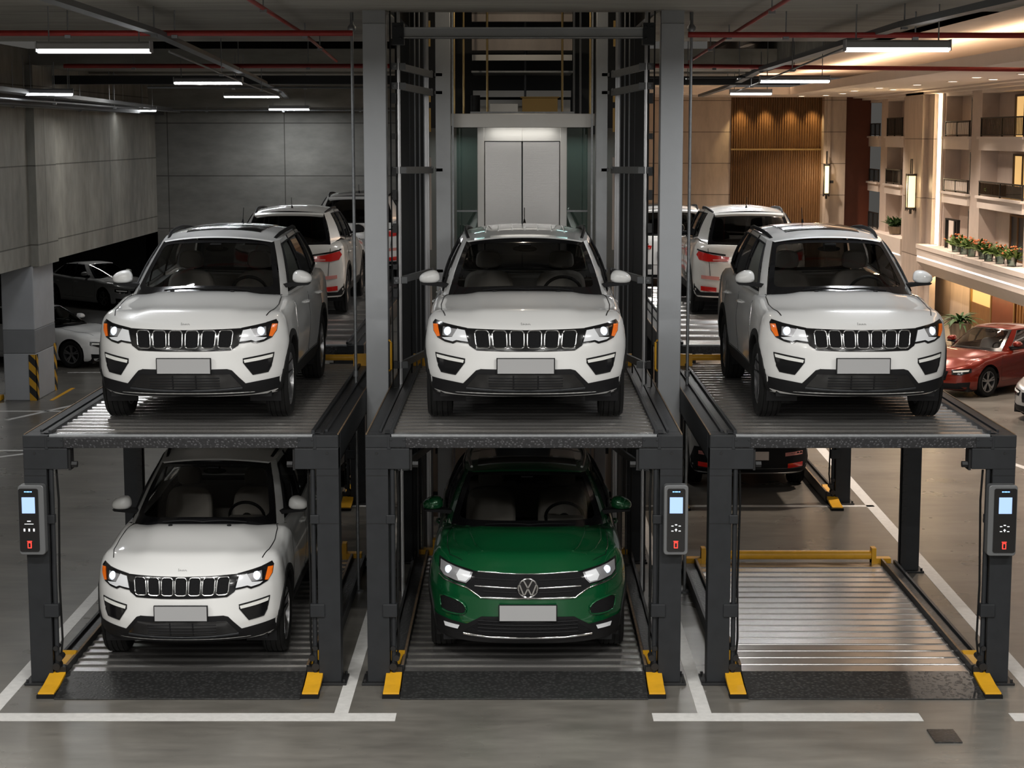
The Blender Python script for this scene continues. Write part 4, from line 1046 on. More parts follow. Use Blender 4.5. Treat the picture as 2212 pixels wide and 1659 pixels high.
# ------------------------------------------------------------------ tube lamps
def lamp(label, x0, x1, y, z, ztop=None, dz=0., dy=0., group='ceiling tube lamps', power=26):
    cx = (x0 + x1) / 2; w = (x1 - x0) / 2; ztop = ztop or ZC
    t = thing('tube_lamp', label, 'lamp', (cx, y, z), math.atan2(dy, 2 * w))
    m = MB(); m.prism([(-.075, -.0), (.075, -.0), (.06, .055), (.03, .075), (-.03, .075), (-.06, .055)], 'x', -w, w); m.box(-w - .012, -w, -.08, .08, -.03, .08); m.box(w, w + .012, -.08, .08, -.03, .08); m.build('housing', 'fixture', t, bevel=.004)
    m = MB(); m.cyl((-w + .01, 0, -.014), (w - .01, 0, -.014), .020, 12); m.build('tube', 'tube_light', t, smooth=40)
    for sx in (-w * .8, w * .8): MB().cyl((sx, 0, .07), (sx, 0, ztop - z), .007, 6).build('hanger_rod', 'galv', t)
    l = bpy.data.lights.new('tube_glow', 'AREA'); l.shape = 'RECTANGLE'; l.size = 2 * w; l.size_y = .035; l.energy = power * 2; l.color = (.94, .97, 1.)
    lo = bpy.data.objects.new('tube_glow', l); C.objects.link(lo); lo.location = (cx, y, z - .036); lo.rotation_euler = (0, 0, math.atan2(dy, 2 * w)); lo.visible_camera = False
    lo.visible_camera = True
    return t
lamp('long bright tube lamp hanging at upper left, largest of its row', -4.78, -3.66, 2.4, 5.76, power=24)
lamp('tube lamp second nearest in the left row, hanging before the left back wall', -5.50, -4.42, 13.7, 5.75)
lamp('tube lamp third in the left row, between the second and the farthest', -6.42, -5.22, 24.6, 5.75)
lamp('farthest double tube lamp of the left row, beside the shaft column', -5.98, -5.02, 28.6, 5.53)
lamp('small tube lamp close to the left concrete wall, at the picture edge', -7.95, -7.22, 14.0, 5.58, dy=.25, power=14)
lamp('small tube lamp near the left back corner of the garage', -8.9, -8.1, 25.5, 5.46, dy=.2, power=3)
lamp('long tube lamp hanging at upper right, nearest of the right row', 3.2, 4.21, 2.1, 5.76, power=24)
lamp('tube lamp second in the right row, before the lit cove ceiling', 3.74, 4.80, 12.7, 5.75, ztop=7.3, power=42)
lamp('farthest tube lamp of the right row, below the cove light', 4.27, 5.10, 21.5, 5.75, power=55)
# ------------------------------------------------------------------ pipes, trays
def pipe(name, label, cat, pts, r, mt, hang=(), flat=None, top=ZC, group=None):
    t = thing(name, label, cat, pts[0], 0, group); o = Vector(pts[0]); P = [Vector(p) - o for p in pts]
    m = MB()
    if flat:
        for a, b in zip(P, P[1:]): m.beam(a, b, flat[0], flat[1])
    else: m.tube(P, r, 10)
    m.build('tray' if flat else 'tube', mt, t, smooth=None if flat else 40)
    if hang:
        for k in hang:
            m = MB(); f = k * (len(P) - 1); i = min(len(P) - 2, int(f)); q = P[i].lerp(P[i + 1], f - i)
            m.cyl(q, (q.x, q.y, top - o.z), .008, 6)
            m.box(q.x - .03, q.x + .03, q.y - .03, q.y + .03, q.z - r - .02, q.z - r + .01)
            m.build('hanger_rod', 'galv', t)
    return t
pipe('sprinkler_pipe', 'thick red pipe crossing the left ceiling nearest the camera', 'pipe', [(-9.0, 3.0, 5.95), (-1.70, 3.0, 5.95)], .030, 'pipe_red', (.35, .6, .75))
pipe('sprinkler_pipe', 'thick red pipe crossing the right ceiling and the lit cove', 'pipe', [(1.75, 3.1, 5.94), (8.5, 3.4, 5.94)], .030, 'pipe_red', (.15, .35))
pipe('sprinkler_pipe', 'second red pipe farther back across the left ceiling', 'pipe', [(-6.9, 12.2, 5.95), (-1.6, 12.2, 5.95)], .035, 'pipe_red', (.2, .5, .7), top=7.3)
pipe('sprinkler_pipe', 'second red pipe farther back across the right ceiling', 'pipe', [(1.75, 12.3, 5.96), (8.0, 13.2, 5.93)], .035, 'pipe_red', (.2, .4), top=7.3)
pipe('branch_pipe', 'thin red branch pipe slanting in depth left of the shaft', 'pipe', [(-2.1, -6, 6.05), (-2.44, 5.2, 6.05), (-2.76, 12.2, 6.02)], .020, 'pipe_red', (.3, .5, .7))
pipe('branch_pipe', 'thin red branch pipe slanting in depth right of the shaft', 'pipe', [(2.12, -6, 6.05), (2.44, 5.5, 6.05), (2.60, 12.3, 6.02)], .020, 'pipe_red', (.3, .5, .7))
pipe('cable_tray', 'grey cable tray running in depth above the left tube lamps', 'cable tray', [(-3.5, -8, 5.98), (-3.62, 2.4, 5.93), (-4.4, 13.7, 5.90), (-5.25, 25, 5.88), (-5.6, 29, 5.80)], .03, 'tray_grey', (.25, .5, .75), flat=(.12, .05))
pipe('cable_tray', 'dark cable tray running in depth above the right tube lamps', 'cable tray', [(4.4, -8, 6.02), (3.75, 2.0, 5.98), (3.75, 12.7, 5.92), (4.25, 21.8, 5.88), (4.4, 29, 5.85)], .03, 'tray_grey', (.25, .5, .75), flat=(.12, .06))
pipe('conduit', 'thin conduit just right of the near left tube lamp', 'conduit', [(-3.40, 2, 5.72), (-4.3, 13, 5.72), (-5.1, 24, 5.72)], .012, 'galv', (.3, .7))
pipe('conduit', 'thin conduit sloping from the near right tube lamp to the next', 'conduit', [(3.3, 2.2, 5.80), (3.8, 12.5, 5.75), (4.3, 21, 5.75)], .012, 'galv', (.3, .7))
pipe('cable_tray', 'wide cable tray hung along the left concrete wall', 'cable tray', [(-7.3, 2, 5.62), (-8.0, 14, 5.60), (-8.4, 28.5, 5.52)], .03, 'tray_grey', (.2, .35, .5, .62, .75, .88), flat=(.26, .07))
pipe('duct', 'dark square duct beside the left wall cable tray', 'duct', [(-8.35, 2, 5.52), (-8.6, 28.5, 5.46)], .03, 'steel_black', (.2, .4, .6, .8), flat=(.22, .16))
pipe('conduit', 'thin pipe below the cable tray on the left wall', 'conduit', [(-8.85, 4, 5.42), (-8.85, 29, 5.42)], .022, 'galv', (.3, .5, .7))
pipe('conduit', 'thin pipe beside the duct on the left wall', 'conduit', [(-8.05, 4, 5.50), (-8.2, 29, 5.46)], .018, 'galv', (.3, .5, .7))
pipe('conduit', 'thin grey cross pipe under the farther left ceiling', 'conduit', [(-7.5, 21.6, 5.86), (-1.7, 21.6, 5.86)], .022, 'tray_grey', (.3, .55, .8))
pipe('conduit', 'pale pipe along the top of the left back wall', 'conduit', [(-8.8, 29.1, 5.50), (-2.6, 29.1, 5.50)], .022, 'galv', (.2, .5, .8), top=5.6)
pipe('conduit', 'thin dark cross pipe under the right ceiling before the cove', 'conduit', [(2.0, 15.5, 5.88), (4.9, 15.5, 5.88)], .018, 'steel_black', (.3, .6), top=7.3)
pipe('duct', 'dark flat duct crossing behind the right tube lamps', 'duct', [(2.0, 18.5, 5.90), (5.2, 18.5, 5.90)], .03, 'steel_black', (), flat=(.3, .14))
pipe('duct', 'dark flat duct crossing the ceiling behind the left tube lamps', 'duct', [(-9, 19.5, 5.95), (-2, 19.5, 5.95)], .03, 'steel_black', (), flat=(.3, .16))
# ------------------------------------------------------------------ lift shaft with passenger elevator
for sg, x0, x1, l in ((-1, -1.60, -1.365, 'tall smooth grey steel column left of the shaft'), (1, 1.465, 1.70, 'tall smooth grey steel column right of the shaft')):
    t = thing('steel_column', l, 'column', ((x0 + x1) / 2, 3.12, 0)); w = (x1 - x0) / 2
    m = MB(); m.box(-w, w, -.12, .12, 0, ZC - .13); m.build('shaft', 'steel_grey', t, bevel=.006)
    m = MB(); m.box(-w - .0, w, -.11, .11, ZC - .13, ZC); m.box(-w, w, -.125, -.11, ZC - .02, ZC); m.build('cap', 'steel_frame', t)
    m = MB(); hx = -sg * (w + .01); m.tube([(hx, -.10, 2.78), (hx - sg * .02, -.14, 2.76), (hx - sg * .02, -.14, 2.48), (hx, -.10, 2.46)], .012, 8); m.build('grab_handle', 'safety_yellow', t, smooth=50)
t = thing('shaft_beam', 'long grey steel beam across the top of the shaft', 'beam', (.05, 2.98, 5.95))
m = MB(); m.box(-1.27, 1.27, -.05, .05, -.055, .055); m.box(-1.27, 1.27, -.08, .08, .045, .055); m.box(-1.27, 1.27, -.08, .08, -.055, -.045); m.build('beam', 'steel_frame', t, bevel=.003)
m = MB()
for sg in (-1, 1): m.box(sg * 1.22, sg * 1.34, -.09, .09, -.12, .10); bolts(m, [(sg * 1.25, -.09, -.06), (sg * 1.31, -.09, .05), (sg * 1.25, -.09, .06)], (0, -1, 0), .014, .02)
m.build('end_bracket', 'steel_dark', t, bevel=.004)
def guide(label, sg, cx):
    """guide-rail frame between outer and inner column: rails, brackets, cables"""
    t = thing('guide_rail_frame', label, 'guide rails', (cx, 4.0, 0)); f = lambda x: sg * x
    for x, y, w, mt, nm in ((1.30, 3.4 - 4, .03, 'steel_black', 'guide_rail'), (1.265, 3.2 - 4, .028, 'alloy', 'guide_rail'), (1.06, 4.9 - 4, .05, 'alloy', 'guide_rail')):
        m = MB(); m.box(f(x) - w / 2, f(x) + w / 2, y - .03, y + .03, 0, 6.6); m.box(f(x) - .006, f(x) + .006, y - .07, y - .03, 0, 6.6); m.build(nm, mt, t)
    for x, y in ((1.345, -.9), (1.21, .2), (1.17, .5), (1.13, .7), (.95, 1.2), (.92, 1.3), (1.09, .9)):
        m = MB(); m.cyl((f(x), y, 0), (f(x), y, 6.6), .009, 6); m.build('cable', 'steel_black' if x > 1.2 else 'tray_grey', t, smooth=40)
    for z in (5.62, 5.42, 4.55, 3.4, 2.5, 1.4):
        m = MB(); m.beam((f(1.34), -.85, z), (f(1.20), -.80, z), .06, .07); m.beam((f(1.26), -.8, z), (f(1.0), .88, z - .03), .03, .075); m.box(f(.97), f(.88), .9, 1.3, z - .05, z - .01)
        bolts(m, [(f(1.3), -.88, z), (f(1.0), .8, z)], (0, -1, 0), .018, .03); m.build('rail_bracket', 'tray_grey', t, bevel=.003)
    rnd = random.Random(5)
    for k in range(18):
        m = MB(); z = .5 + k * .33 + rnd.random() * .12; x = rnd.choice((1.31, .97, .93)); y = -.95 if x > 1.2 else 1.05
        m.box(f(x) - .02, f(x) + .02, y - .03, y + .03, z, z + .05 + rnd.random() * .06); m.build('rail_clip', 'steel_black', t)
    for z, h, mt in ((4.95, .28, 'gold_cloth'), (5.30, .08, 'gold_cloth'), (5.95, .3, 'gold_cloth'), (3.55, 1.1, 'marble_side'), (2.7, .6, 'marble_side')): MB().box(f(1.06), f(1.14), 1.9, 1.94, z, z + h).build('reveal_panel', mt, t)
guide('guide rails, brackets and cables left of the elevator, beside the column', -1, .02)
guide('guide rails, brackets and cables right of the elevator, beside the column', 1, .06)
# elevator tower
t = thing('elevator', 'glass-sided passenger elevator with closed stainless double doors inside the steel shaft', 'elevator', (.045, 6.0, 0))
for sg in (-1, 1):
    a = sg * .815 + .02 * (sg > 0); b = sg * .985 - .02 * (sg > 0)
    m = MB(); m.box(a, b, -1.1, -.9, 0, 6.6); m.build('inner_column', 'steel_frame', t, bevel=.005)
    m = MB(); m.box(sg * .78, sg * .80, -1.1, -1.06, 0, 6.6); m.build('column_trim', 'galv', t)
m = MB(); m.box(-.86, .86, -.55, -.40, 5.0, 5.16); m.build('transom_beam', 'elevator_frame', t, bevel=.004)
m = MB()
for sg in (-1, 1):
    m.box(sg * .80, sg * .90, -.70, -.40, 4.92, 5.02); m.box(sg * .84, sg * .88, -.62, -.5, 5.0, 5.3)
m.build('roller_bracket', 'steel_black', t)
D0_ = .55
for sg in (-1, 1):
    m = MB(); m.box(sg * .462, sg * .545, D0_ - .12, D0_, 0, 5.02); m.build('door_jamb', 'elevator_frame', t, bevel=.004)
m = MB(); m.box(-.462, .462, D0_ - .11, D0_, 4.84, 5.02); m.box(-.004, .004, D0_ - .115, D0_ - .11, 4.84, 5.02); m.build('door_header', 'elevator_frame', t, bevel=.003)
for sg in (-1, 1):
    m = MB(); m.box(sg * .006, sg * .455, D0_ - .05, D0_ - .02, 2.3, 4.835); m.build('elevator_door', 'brushed_steel', t, bevel=.003)
for sg in (-1, 1):
    m = MB(); m.box(sg * .55, sg * .80, D0_ - .06, D0_ - .045, 2.3, 5.0); m.build('glass_panel', 'shaft_glass', t)
    m = MB(); m.box(sg * .55, sg * .80, D0_ - .07, D0_ - .04, 3.98, 4.0); m.build('glass_rail', 'galv', t)
    m = MB(); m.box(sg * .55, sg * 1.25, D0_ + .9, D0_ + .95, 0, 5.0); m.build('back_panel', 'shaft_wall', t)
m = MB(); m.box(-1.6, 1.6, 2.2, 2.3, 0, 7.0); m.build('shaft_backdrop', 'shaft_shade', t)  # backdrop sheet standing in for the dark behind the rails
m = MB(); m.box(-1.7, 1.7, -.9, 2.3, 6.75, 6.8); m.build('shaft_top', 'shaft_shade', t)
for sg in (-1, 1): MB().box(sg * 1.36, sg * 1.44, -2.6, 2.3, 6.2, 6.8).build('shaft_cheek', 'shaft_shade', t)
# machinery storey above the doors
for z0, z1, y0, y1, mt, nm in ((5.14, 5.19, .0, 2.0, 'galv', 'storey_slab'), (5.67, 5.69, .6, 1.9, 'galv', 'storey_slab'), (5.83, 5.90, 1.0, 1.1, 'elevator_frame', 'storey_beam'), (5.95, 6.15, .9, 1., 'marble_side', 'ceiling_panel'), (6.30, 6.55, .9, 1., 'marble_side', 'ceiling_panel'), (5.39, 5.47, 1.4, 1.5, 'elevator_frame', 'storey_beam'), (5.19, 5.36, 1.7, 1.75, 'elevator_frame', 'storey_panel')):
    m = MB(); m.box(-.62, .62, y0, y1, z0, z1); m.build(nm, mt, t)
for x, y, mt in ((-.80, -.3, 'brass'), (-.70, .1, 'brass'), (-.42, .2, 'brass'), (.48, .2, 'brass'), (.80, -.2, 'brass'), (.62, .2, 'tray_grey'), (.70, .3, 'tray_grey'), (.04, 1.4, 'tray_grey')):
    m = MB(); m.cyl((x, y, 5.02), (x, y, 6.75), .014, 8); m.build('upright_tube', mt, t, smooth=40)
m = MB(); m.box(.0, .44, .9, 1.2, 5.19, 5.37); m.box(-.02, .46, .88, 1.22, 5.37, 5.385); m.build('tan_cabinet', 'gold_cloth', t, bevel=.004)
m = MB(); m.box(-.40, -.05, .9, 1.1, 5.19, 5.30); m.build('equipment_box', 'elevator_frame', t, bevel=.004)
m = MB(); m.cyl((-.58, .9, 5.19), (-.58, .9, 5.40), .06, 12); m.build('motor', 'steel_black', t, smooth=40)
# back frames seen under the centre deck
for sg, l in ((-1, 'grey steel frame panel standing behind the green car at left'), (1, 'grey steel frame panel standing behind the green car at right')):
    t2 = thing('shaft_frame', l, 'frame', (sg * 1.13 + .045, 5.6, 0))
    m = MB(); m.box(-.06, .06, -.05, .05, 0, 2.1); m.build('upright', 'column_grey', t2)
    m = MB(); m.box(-sg * .06, -sg * .75, .02, .06, .35, 2.1); m.build('infill_panel', 'marble_side', t2)
    m = MB()
    for z in (.6, 1.5, 1.8): m.box(-sg * .0, -sg * .75, -.04, .02, z, z + .06)
    m.build('rail', 'steel_black', t2)
# ------------------------------------------------------------------ lobby side (right)
YB = 43.7; XR = 11.3; ZL = 6.1
m = MB(); m.box(2.0, 6.85, YB, YB + .3, 0, 7); struct(m.build('wall_lobby_back', 'marble_back'))
m = MB(); m.box(9.72, 10.42, YB - .55, YB, 0, ZL); m.box(9.80, 9.92, YB - .62, YB - .55, 0, ZL); struct(m.build('trim_2', 'marble_back'))
m = MB(); m.box(.2, .0, 30, YB, 0, 7); m.box(2, .0, YB, YB + .3, 0, 7); struct(m.build('wall_partition', 'stucco'))
# ribbed gold-brown timber wall
t = thing('slatted_wall_panel', 'tall golden-brown ribbed timber panel on the lobby back wall', 'wall panel', (8.28, YB - .02, 0))
m = MB(); m.box(-1.46, 1.46, 0, .2, 0, 6.22); m.build('backing', 'wood_panel', t)
m = MB()
for k in range(40):
    x = -1.44 + 2.88 * k / 39; m.prism([(x - .022, .0), (x, -.055), (x + .022, .0)], 'z', 0, 6.10)
m.build('slats', 'wood_panel', t)
m = MB(); m.box(-1.46, 1.46, -.075, -.05, 4.42, 4.47); m.build('cross_strip', 'brass', t)
m = MB(); m.box(10.42, XR, YB - .05, YB + .2, 1.75, ZL); m.build('redbrown', 'redbrown_panel'); o = bpy.data.objects['redbrown']; o.name = 'accent_panel'; tag(o, 'plain dark red-brown wall panel in the far corner of the lobby', 'wall panel')
m = MB(); m.box(10.42, XR, YB - .0, YB + .2, 0, 1.75); struct(m.build('wall_lobby_corner', 'stucco'))
# ceiling of the lobby: tray with cove
m = MB(); m.box(4.6, 12.5, .0, YB + .3, 6.72, 6.9); struct(m.build('ceiling_tray', 'plaster_white'))
m = MB()
m.box(8.1, 12.2, -2, YB, ZL, ZL + .12); m.box(8.1, 8.2, -2, 39.6, ZL + .12, ZL + .22)
m.box(0.2, 8.1, 39.6, YB, ZL, ZL + .12); m.box(.2, 8.1, 39.6, 39.7, ZL + .12, ZL + .22)
m.box(11.0, 11.3, -2, YB, ZL - .10, ZL); m.box(10.7, 11.3, -2, YB, ZL - .04, ZL)
struct(m.build('ceiling_soffit', 'plaster_white'))
tc = thing('cove_light', 'warm hidden light strip glowing along the lobby ceiling tray', 'light strip', (8.3, 20, ZL + .14))
m = MB(); m.box(0, .05, -18, 19.6, 0, .03); m.build('strip', 'led_strip', tc)
m = MB(); m.box(-8.0, -.1, 19.75, 19.8, 0, .03); m.build('strip', 'led_strip', tc)
def area(loc, sx, sy, e, col, rot=(0, 0, 0), name='glow'):
    l = bpy.data.lights.new(name, 'AREA'); l.shape = 'RECTANGLE'; l.size = sx; l.size_y = sy; l.energy = e; l.color = col
    o = bpy.data.objects.new(name, l); C.objects.link(o); o.location = loc; o.rotation_euler = rot; return o
WARM = (1., .78, .54)
area((8.42, 20, ZL + .2), .25, 38, 330, WARM, (0, PI + .5, 0), 'cove_glow')
area((4.4, 39.9, ZL + .2), 7.5, .25, 110, WARM, (PI - .5, 0, 0), 'cove_glow')
# downlights
dl = [(8.75, 41.6), (9.3, 40.4), (9.4, 38.0), (9.1, 34.5), (9.2, 31.5), (9.9, 33.2), (9.5, 28.4), (9.7, 25.6), (9.5, 22.6), (9.9, 20.5), (10.3, 19.6), (9.4, 17.5), (10.2, 24.0)]
p0 = None
for i, (x, y) in enumerate(dl):
    nm = 'small round recessed downlight in the lobby soffit'
    if not p0:
        p0 = thing('downlight', nm, 'downlight', (x, y, ZL), 0, 'downlights in the lobby soffit')
        m = MB(); m.lathe([(.11, .0), (.13, .0), (.13, -.012), (.10, -.012)], (0, 0, 0), 'z', 16, closed=True); m.build('ring', 'plaster_white', p0)
        m = MB(); m.cyl((0, 0, -.002), (0, 0, -.010), .10, 16); m.build('lens', 'downlight_glow', p0)
    else: dup(p0, (x, y, ZL), 0, nm)
    if i % 2 == 0:
        l = bpy.data.lights.new('downlight_beam', 'SPOT'); l.energy = 850; l.spot_size = 1.9; l.spot_blend = .8; l.color = (1., .84, .70); l.shadow_soft_size = .1
        o = bpy.data.objects.new('downlight_beam', l); C.objects.link(o); o.location = (x, y, ZL - .05)
for x, y, e in ((6.4, 33, 1700), (6.3, 22, 1600), (6.6, 9, 1500), (6.6, 15, 1500), (5.5, 37, 1200)):  # added fill spots without fixtures, brighten the lobby and its floor
    l = bpy.data.lights.new('lobby_fill', 'SPOT'); l.energy = e; l.spot_size = 2.2; l.spot_blend = .9; l.color = (1., .84, .70); l.shadow_soft_size = .06
    o = bpy.data.objects.new('lobby_fill', l); C.objects.link(o); o.location = (x, y, 6.6)
# slat wall-washer lamps
for x in (7.1, 7.9, 8.7, 9.4): 
    l = bpy.data.lights.new('wall_washer', 'SPOT'); l.energy = 110; l.spot_size = 1.2; l.spot_blend = .7; l.color = (1., .72, .36); l.shadow_soft_size = .05
    o = bpy.data.objects.new('wall_washer', l); C.objects.link(o); o.location = (x, YB - .35, 6.02); o.rotation_euler = (.12, 0, 0)
# ---- facade along x = XR : vertical wall strips with recessed bays
R_ = .42
bays = [(25.2, 29.3), (30.3, 33.1), (38.5, 40.9), (41.9, 43.7)]
m = MB()
ys = [21.5] + [v for b in bays for v in b]
edges = [21.5, 25.2, 29.3, 30.3, 33.1, 38.5, 40.9, 41.9, 43.7]
for a, b in ((21.5, 25.2), (29.3, 30.3), (33.1, 38.5), (40.9, 41.9)): m.box(XR, XR + .5, a, b, 1.95, ZL)
m.box(XR + R_, XR + .5, 21.5, YB, 1.95, ZL)
struct(m.build('wall_right', 'stucco'))
m = MB()
for y0, y1 in bays:
    for z0, z1 in ((4.54, 4.84), (3.14, 3.41)): m.box(XR - .06, XR + R_, y0, y1, z0, z1); m.box(XR - .12, XR + R_, y0 - .05, y1 + .0, z1 - .03, z1 + .03)
    m.box(XR - .02, XR + R_, y0, y1, 5.92, ZL)
struct(m.build('trim_3', 'plaster_white'))
# big pilaster with sconce and light slot
m = MB(); m.box(XR - .30, XR + .05, 34.6, 36.9, 0, ZL); m.box(XR - .14, XR + .02, 33.9, 34.6, 0, ZL); struct(m.build('trim_4', 'marble_side'))
tl = thing('light_strip', 'tall glowing vertical light strip beside the marble pilaster', 'light strip', (XR - .05, 33.55, 0)); m = MB(); m.box(-.03, .0, -.14, .14, 2.0, ZL - .1); m.build('strip', 'led_strip', tl)
m = MB(); m.box(-.02, .03, -.30, -.14, 1.98, ZL - .1); m.box(-.02, .03, .14, .30, 1.98, ZL - .1); m.build('channel', 'plaster_white', tl)
area((XR - .15, 33.5, 4), .2, 4, 60, (1., .78, .5), (0, -PI / 2, 0), 'strip_glow').rotation_euler = (PI / 2, 0, -PI / 2)
def sconce(label, x, y, z0, z1, w=.16, kind=0):
    t = thing('wall_sconce', label, 'wall lamp', (x, y, z0)); h = z1 - z0
    m = MB(); m.box(-w / 2, w / 2, -w / 2, w / 2, .12, h * .68); m.build('glass_shade', 'sconce_glow', t, bevel=.01)
    m = MB()
    for a in (-1, 1):
        for b in (-1, 1): m.box(a * w * .58 - .012, a * w * .58 + .012, b * w * .58 - .012, b * w * .58 + .012, .02, h * .72)
    for z in (.06, h * .68): m.box(-w * .62, w * .62, -w * .62, w * .62, z, z + .05)
    m.box(-.03, .03, -.03, .03, -.06, .06)
    for b in (-1, 1): m.box(-.012, .012, b * w * .5 - .012, b * w * .5 + .012, h * .72, h)
    m.box(-.012, .012, -w * .5, w * .5, h - .03, h)
    m.box(0, .22, -.04, .04, h * .3, h * .36)
    m.build('frame', 'railing', t)
    l = bpy.data.lights.new('sconce_glow', 'POINT'); l.energy = 18; l.color = (1., .72, .4); l.shadow_soft_size = .1
    o = bpy.data.objects.new('sconce_glow', l); C.objects.link(o); o.location = (x - .25, y, (z0 + z1) / 2)
sconce('tall lantern wall lamp glowing on the marble pilaster', XR - .44, 35.2, 2.80, 4.25, .20)
sconce('slim wall lamp on the marble strip right of the timber panel', 9.78, YB - .85, 2.95, 4.4, .14)
# windows: frames + panes
wn = [0]
def window(y0, y1, z0, z1, mt, fr='frame_brown', n=2, x=None):
    wn[0] += 1; x = x or XR + R_
    m = MB(); m.box(x - .03, x - .01, y0, y1, z0, z1); p = struct(m.build('window_%d' % wn[0], mt))
    m = MB(); f = .05
    m.box(x - .07, x - .0, y0 - f, y0, z0 - f, z1 + f); m.box(x - .07, x, y1, y1 + f, z0 - f, z1 + f); m.box(x - .07, x, y0, y1, z1, z1 + f); m.box(x - .07, x, y0, y1, z0 - f, z0)
    for k in range(1, n): yy = lerp(y0, y1, k / n); m.box(x - .06, x - .01, yy - .03, yy + .03, z0, z1)
    m.build('window_frame', fr, p)
    return p
ry = .0
window(25.4, 27.6, 4.86, 5.80, 'curtain_lit', n=3); window(25.4, 27.6, 3.45, 4.42, 'curtain_lit', n=3); window(25.3, 27.7, 2.0, 3.0, 'dark_window', fr='wood_panel', n=4)
window(30.45, 31.8, 4.9, 5.82, 'dark_window', fr='railing'); window(30.45, 31.8, 3.5, 4.42, 'dark_window', fr='railing'); window(30.45, 31.8, 2.0, 2.95, 'dark_window', fr='railing')
window(38.6, 39.6, 4.9, 5.75, 'dark_window', fr='railing'); window(38.6, 39.6, 3.5, 4.4, 'dark_window', fr='railing'); window(38.6, 39.6, 2.0, 2.95, 'dark_window', fr='railing')
window(42.0, 42.9, 4.9, 5.75, 'dark_window', fr='railing'); window(42.0, 42.9, 3.5, 4.4, 'dark_window', fr='railing'); window(42.0, 42.9, 2.0, 2.95, 'dark_window', fr='railing')
# balcony railings
def balcony(label, y0, y1, z, h=.46, infill=None):
    t = thing('balcony_railing', label, 'railing', (XR - .03, (y0 + y1) / 2, z), 0); w = (y1 - y0) / 2
    m = MB(); m.box(-.03, .03, -w, w, h - .03, h); m.box(-.015, .015, -w, w, .03, .05)
    for y in (-w, 0, w): m.box(-.02, .02, y - .02, y + .02, 0, h)
    m.build('frame', 'railing', t)
    m = MB(); n = int(2 * w / .12)
    for k in range(n): y = -w + 2 * w * (k + .5) / n; m.box(-.008, .008, y - .008, y + .008, .04, h - .03)
    m.build('bars', 'railing', t)
    if infill: m = MB(); m.box(-.004, .004, -w, w, .05, h - .05); m.build('glass_infill', 'side_glass' if infill == 1 else 'plaster_white', t)
balcony('balcony railing before the lit window, top storey near the picture edge', 25.3, 29.2, 4.87, .46)
balcony('balcony railing with bottles and plants, middle storey near the picture edge', 25.3, 29.2, 3.44, .36, 1)
balcony('short pale balcony rail, top storey beside the light strip', 30.4, 33.0, 4.87, .40, 2)
balcony('short pale balcony rail, middle storey beside the light strip', 30.4, 33.0, 3.44, .34, 2)
balcony('dark balcony railing, top storey left of the marble pilaster', 38.6, 40.8, 4.87, .55)
balcony('balcony railing, middle storey left of the marble pilaster', 38.6, 40.8, 3.44, .45, 1)
balcony('small balcony railing, top storey next to the red-brown panel', 42.0, 43.5, 4.87, .40)
balcony('small balcony railing, middle storey next to the red-brown panel', 42.0, 43.5, 3.44, .40)
balcony('small balcony railing, lowest storey next to the red-brown panel', 42.0, 43.5, 1.98, .50)
# ledge with light line
m = MB(); m.box(XR - .45, XR + .6, 15.5, 34.2, 1.66, 1.92); m.prism([(XR - .48, 1.86), (XR - .48, 1.97), (XR + .3, 1.97), (XR + .3, 1.86)], 'y', 15.5, 34.2)
m.prism([(XR - .45, 1.50), (XR - .45, 1.62), (XR + .6, 1.62), (XR + .6, 1.14), (XR - .10, 1.14)], 'y', 15.5, 34.2); m.box(XR - .40, XR + .6, 15.5, 34.2, 1.6, 1.68)
m.box(XR - .35, XR + .6, 36.9, YB, 1.50, 1.95); m.box(XR - .30, XR + .6, 36.9, YB, 1.15, 1.48)
struct(m.build('trim_5', 'plaster_white'))
tl = thing('light_strip', 'thin white light line under the lower balcony ledge', 'light strip', (XR - .435, 25, 1.64)); m = MB(); m.box(-.02, .02, -9.3, 9.1, -.018, .018); m.build('strip', 'led_strip_white', tl)
tl = thing('light_strip', 'short far light line under the ledge left of the pilaster', 'light strip', (XR - .34, 40, 1.49)); m = MB(); m.box(-.02, .02, -3, 3.6, -.015, .015); m.build('strip', 'led_strip_white', tl)
# ground floor of the facade
XG = 11.75
m = MB(); m.box(XG, XG + .3, 31.8, YB, 0, 1.2); m.box(XG, XG + .3, 21.5, 22, 0, 1.2); struct(m.build('wall_ground_right', 'marble_side'))
m = MB(); m.box(XG + .05, XG + .1, 29.7, 31.7, .62, 1.2); p = struct(m.build('window_20', 'lit_window'))
m = MB(); m.box(XG + .02, XG + .12, 29.7, 31.7, 0, .62); m.build('lower_panel', 'wood_panel', p); m = MB(); m.box(XG, XG + .12, 31.7, 31.8, 0, 1.2); m.box(XG, XG + .12, 29.6, 29.7, 0, 1.2); m.build('frame', 'brass', p)
m = MB(); m.box(XG + .05, XG + .2, 22, 29.6, 0, 1.2); struct(m.build('wall_timber_right', 'wood_panel'))
m = MB(); m.box(XG - .0, XG + .06, 27.4, 29.5, 0, 1.18); p = struct(m.build('door_1', 'redbrown_panel')); m = MB(); m.box(XG - .03, XG, 27.34, 27.42, 0, 1.18); m.build('door_frame', 'brass', p)
m = MB()
for k in range(20): y = 22.2 + k * .26; m.box(XG, XG + .06, y, y + .08, 0, 1.2)
struct(m.build('trim_6', 'wood_panel'))
area((XG - .45, 30, 1.10), .3, 9, 90, (1., .66, .32), (0, -.5, 0), 'ground_wall_fill')  # added fill aimed at the ground-floor wall, wider than the lit doorway
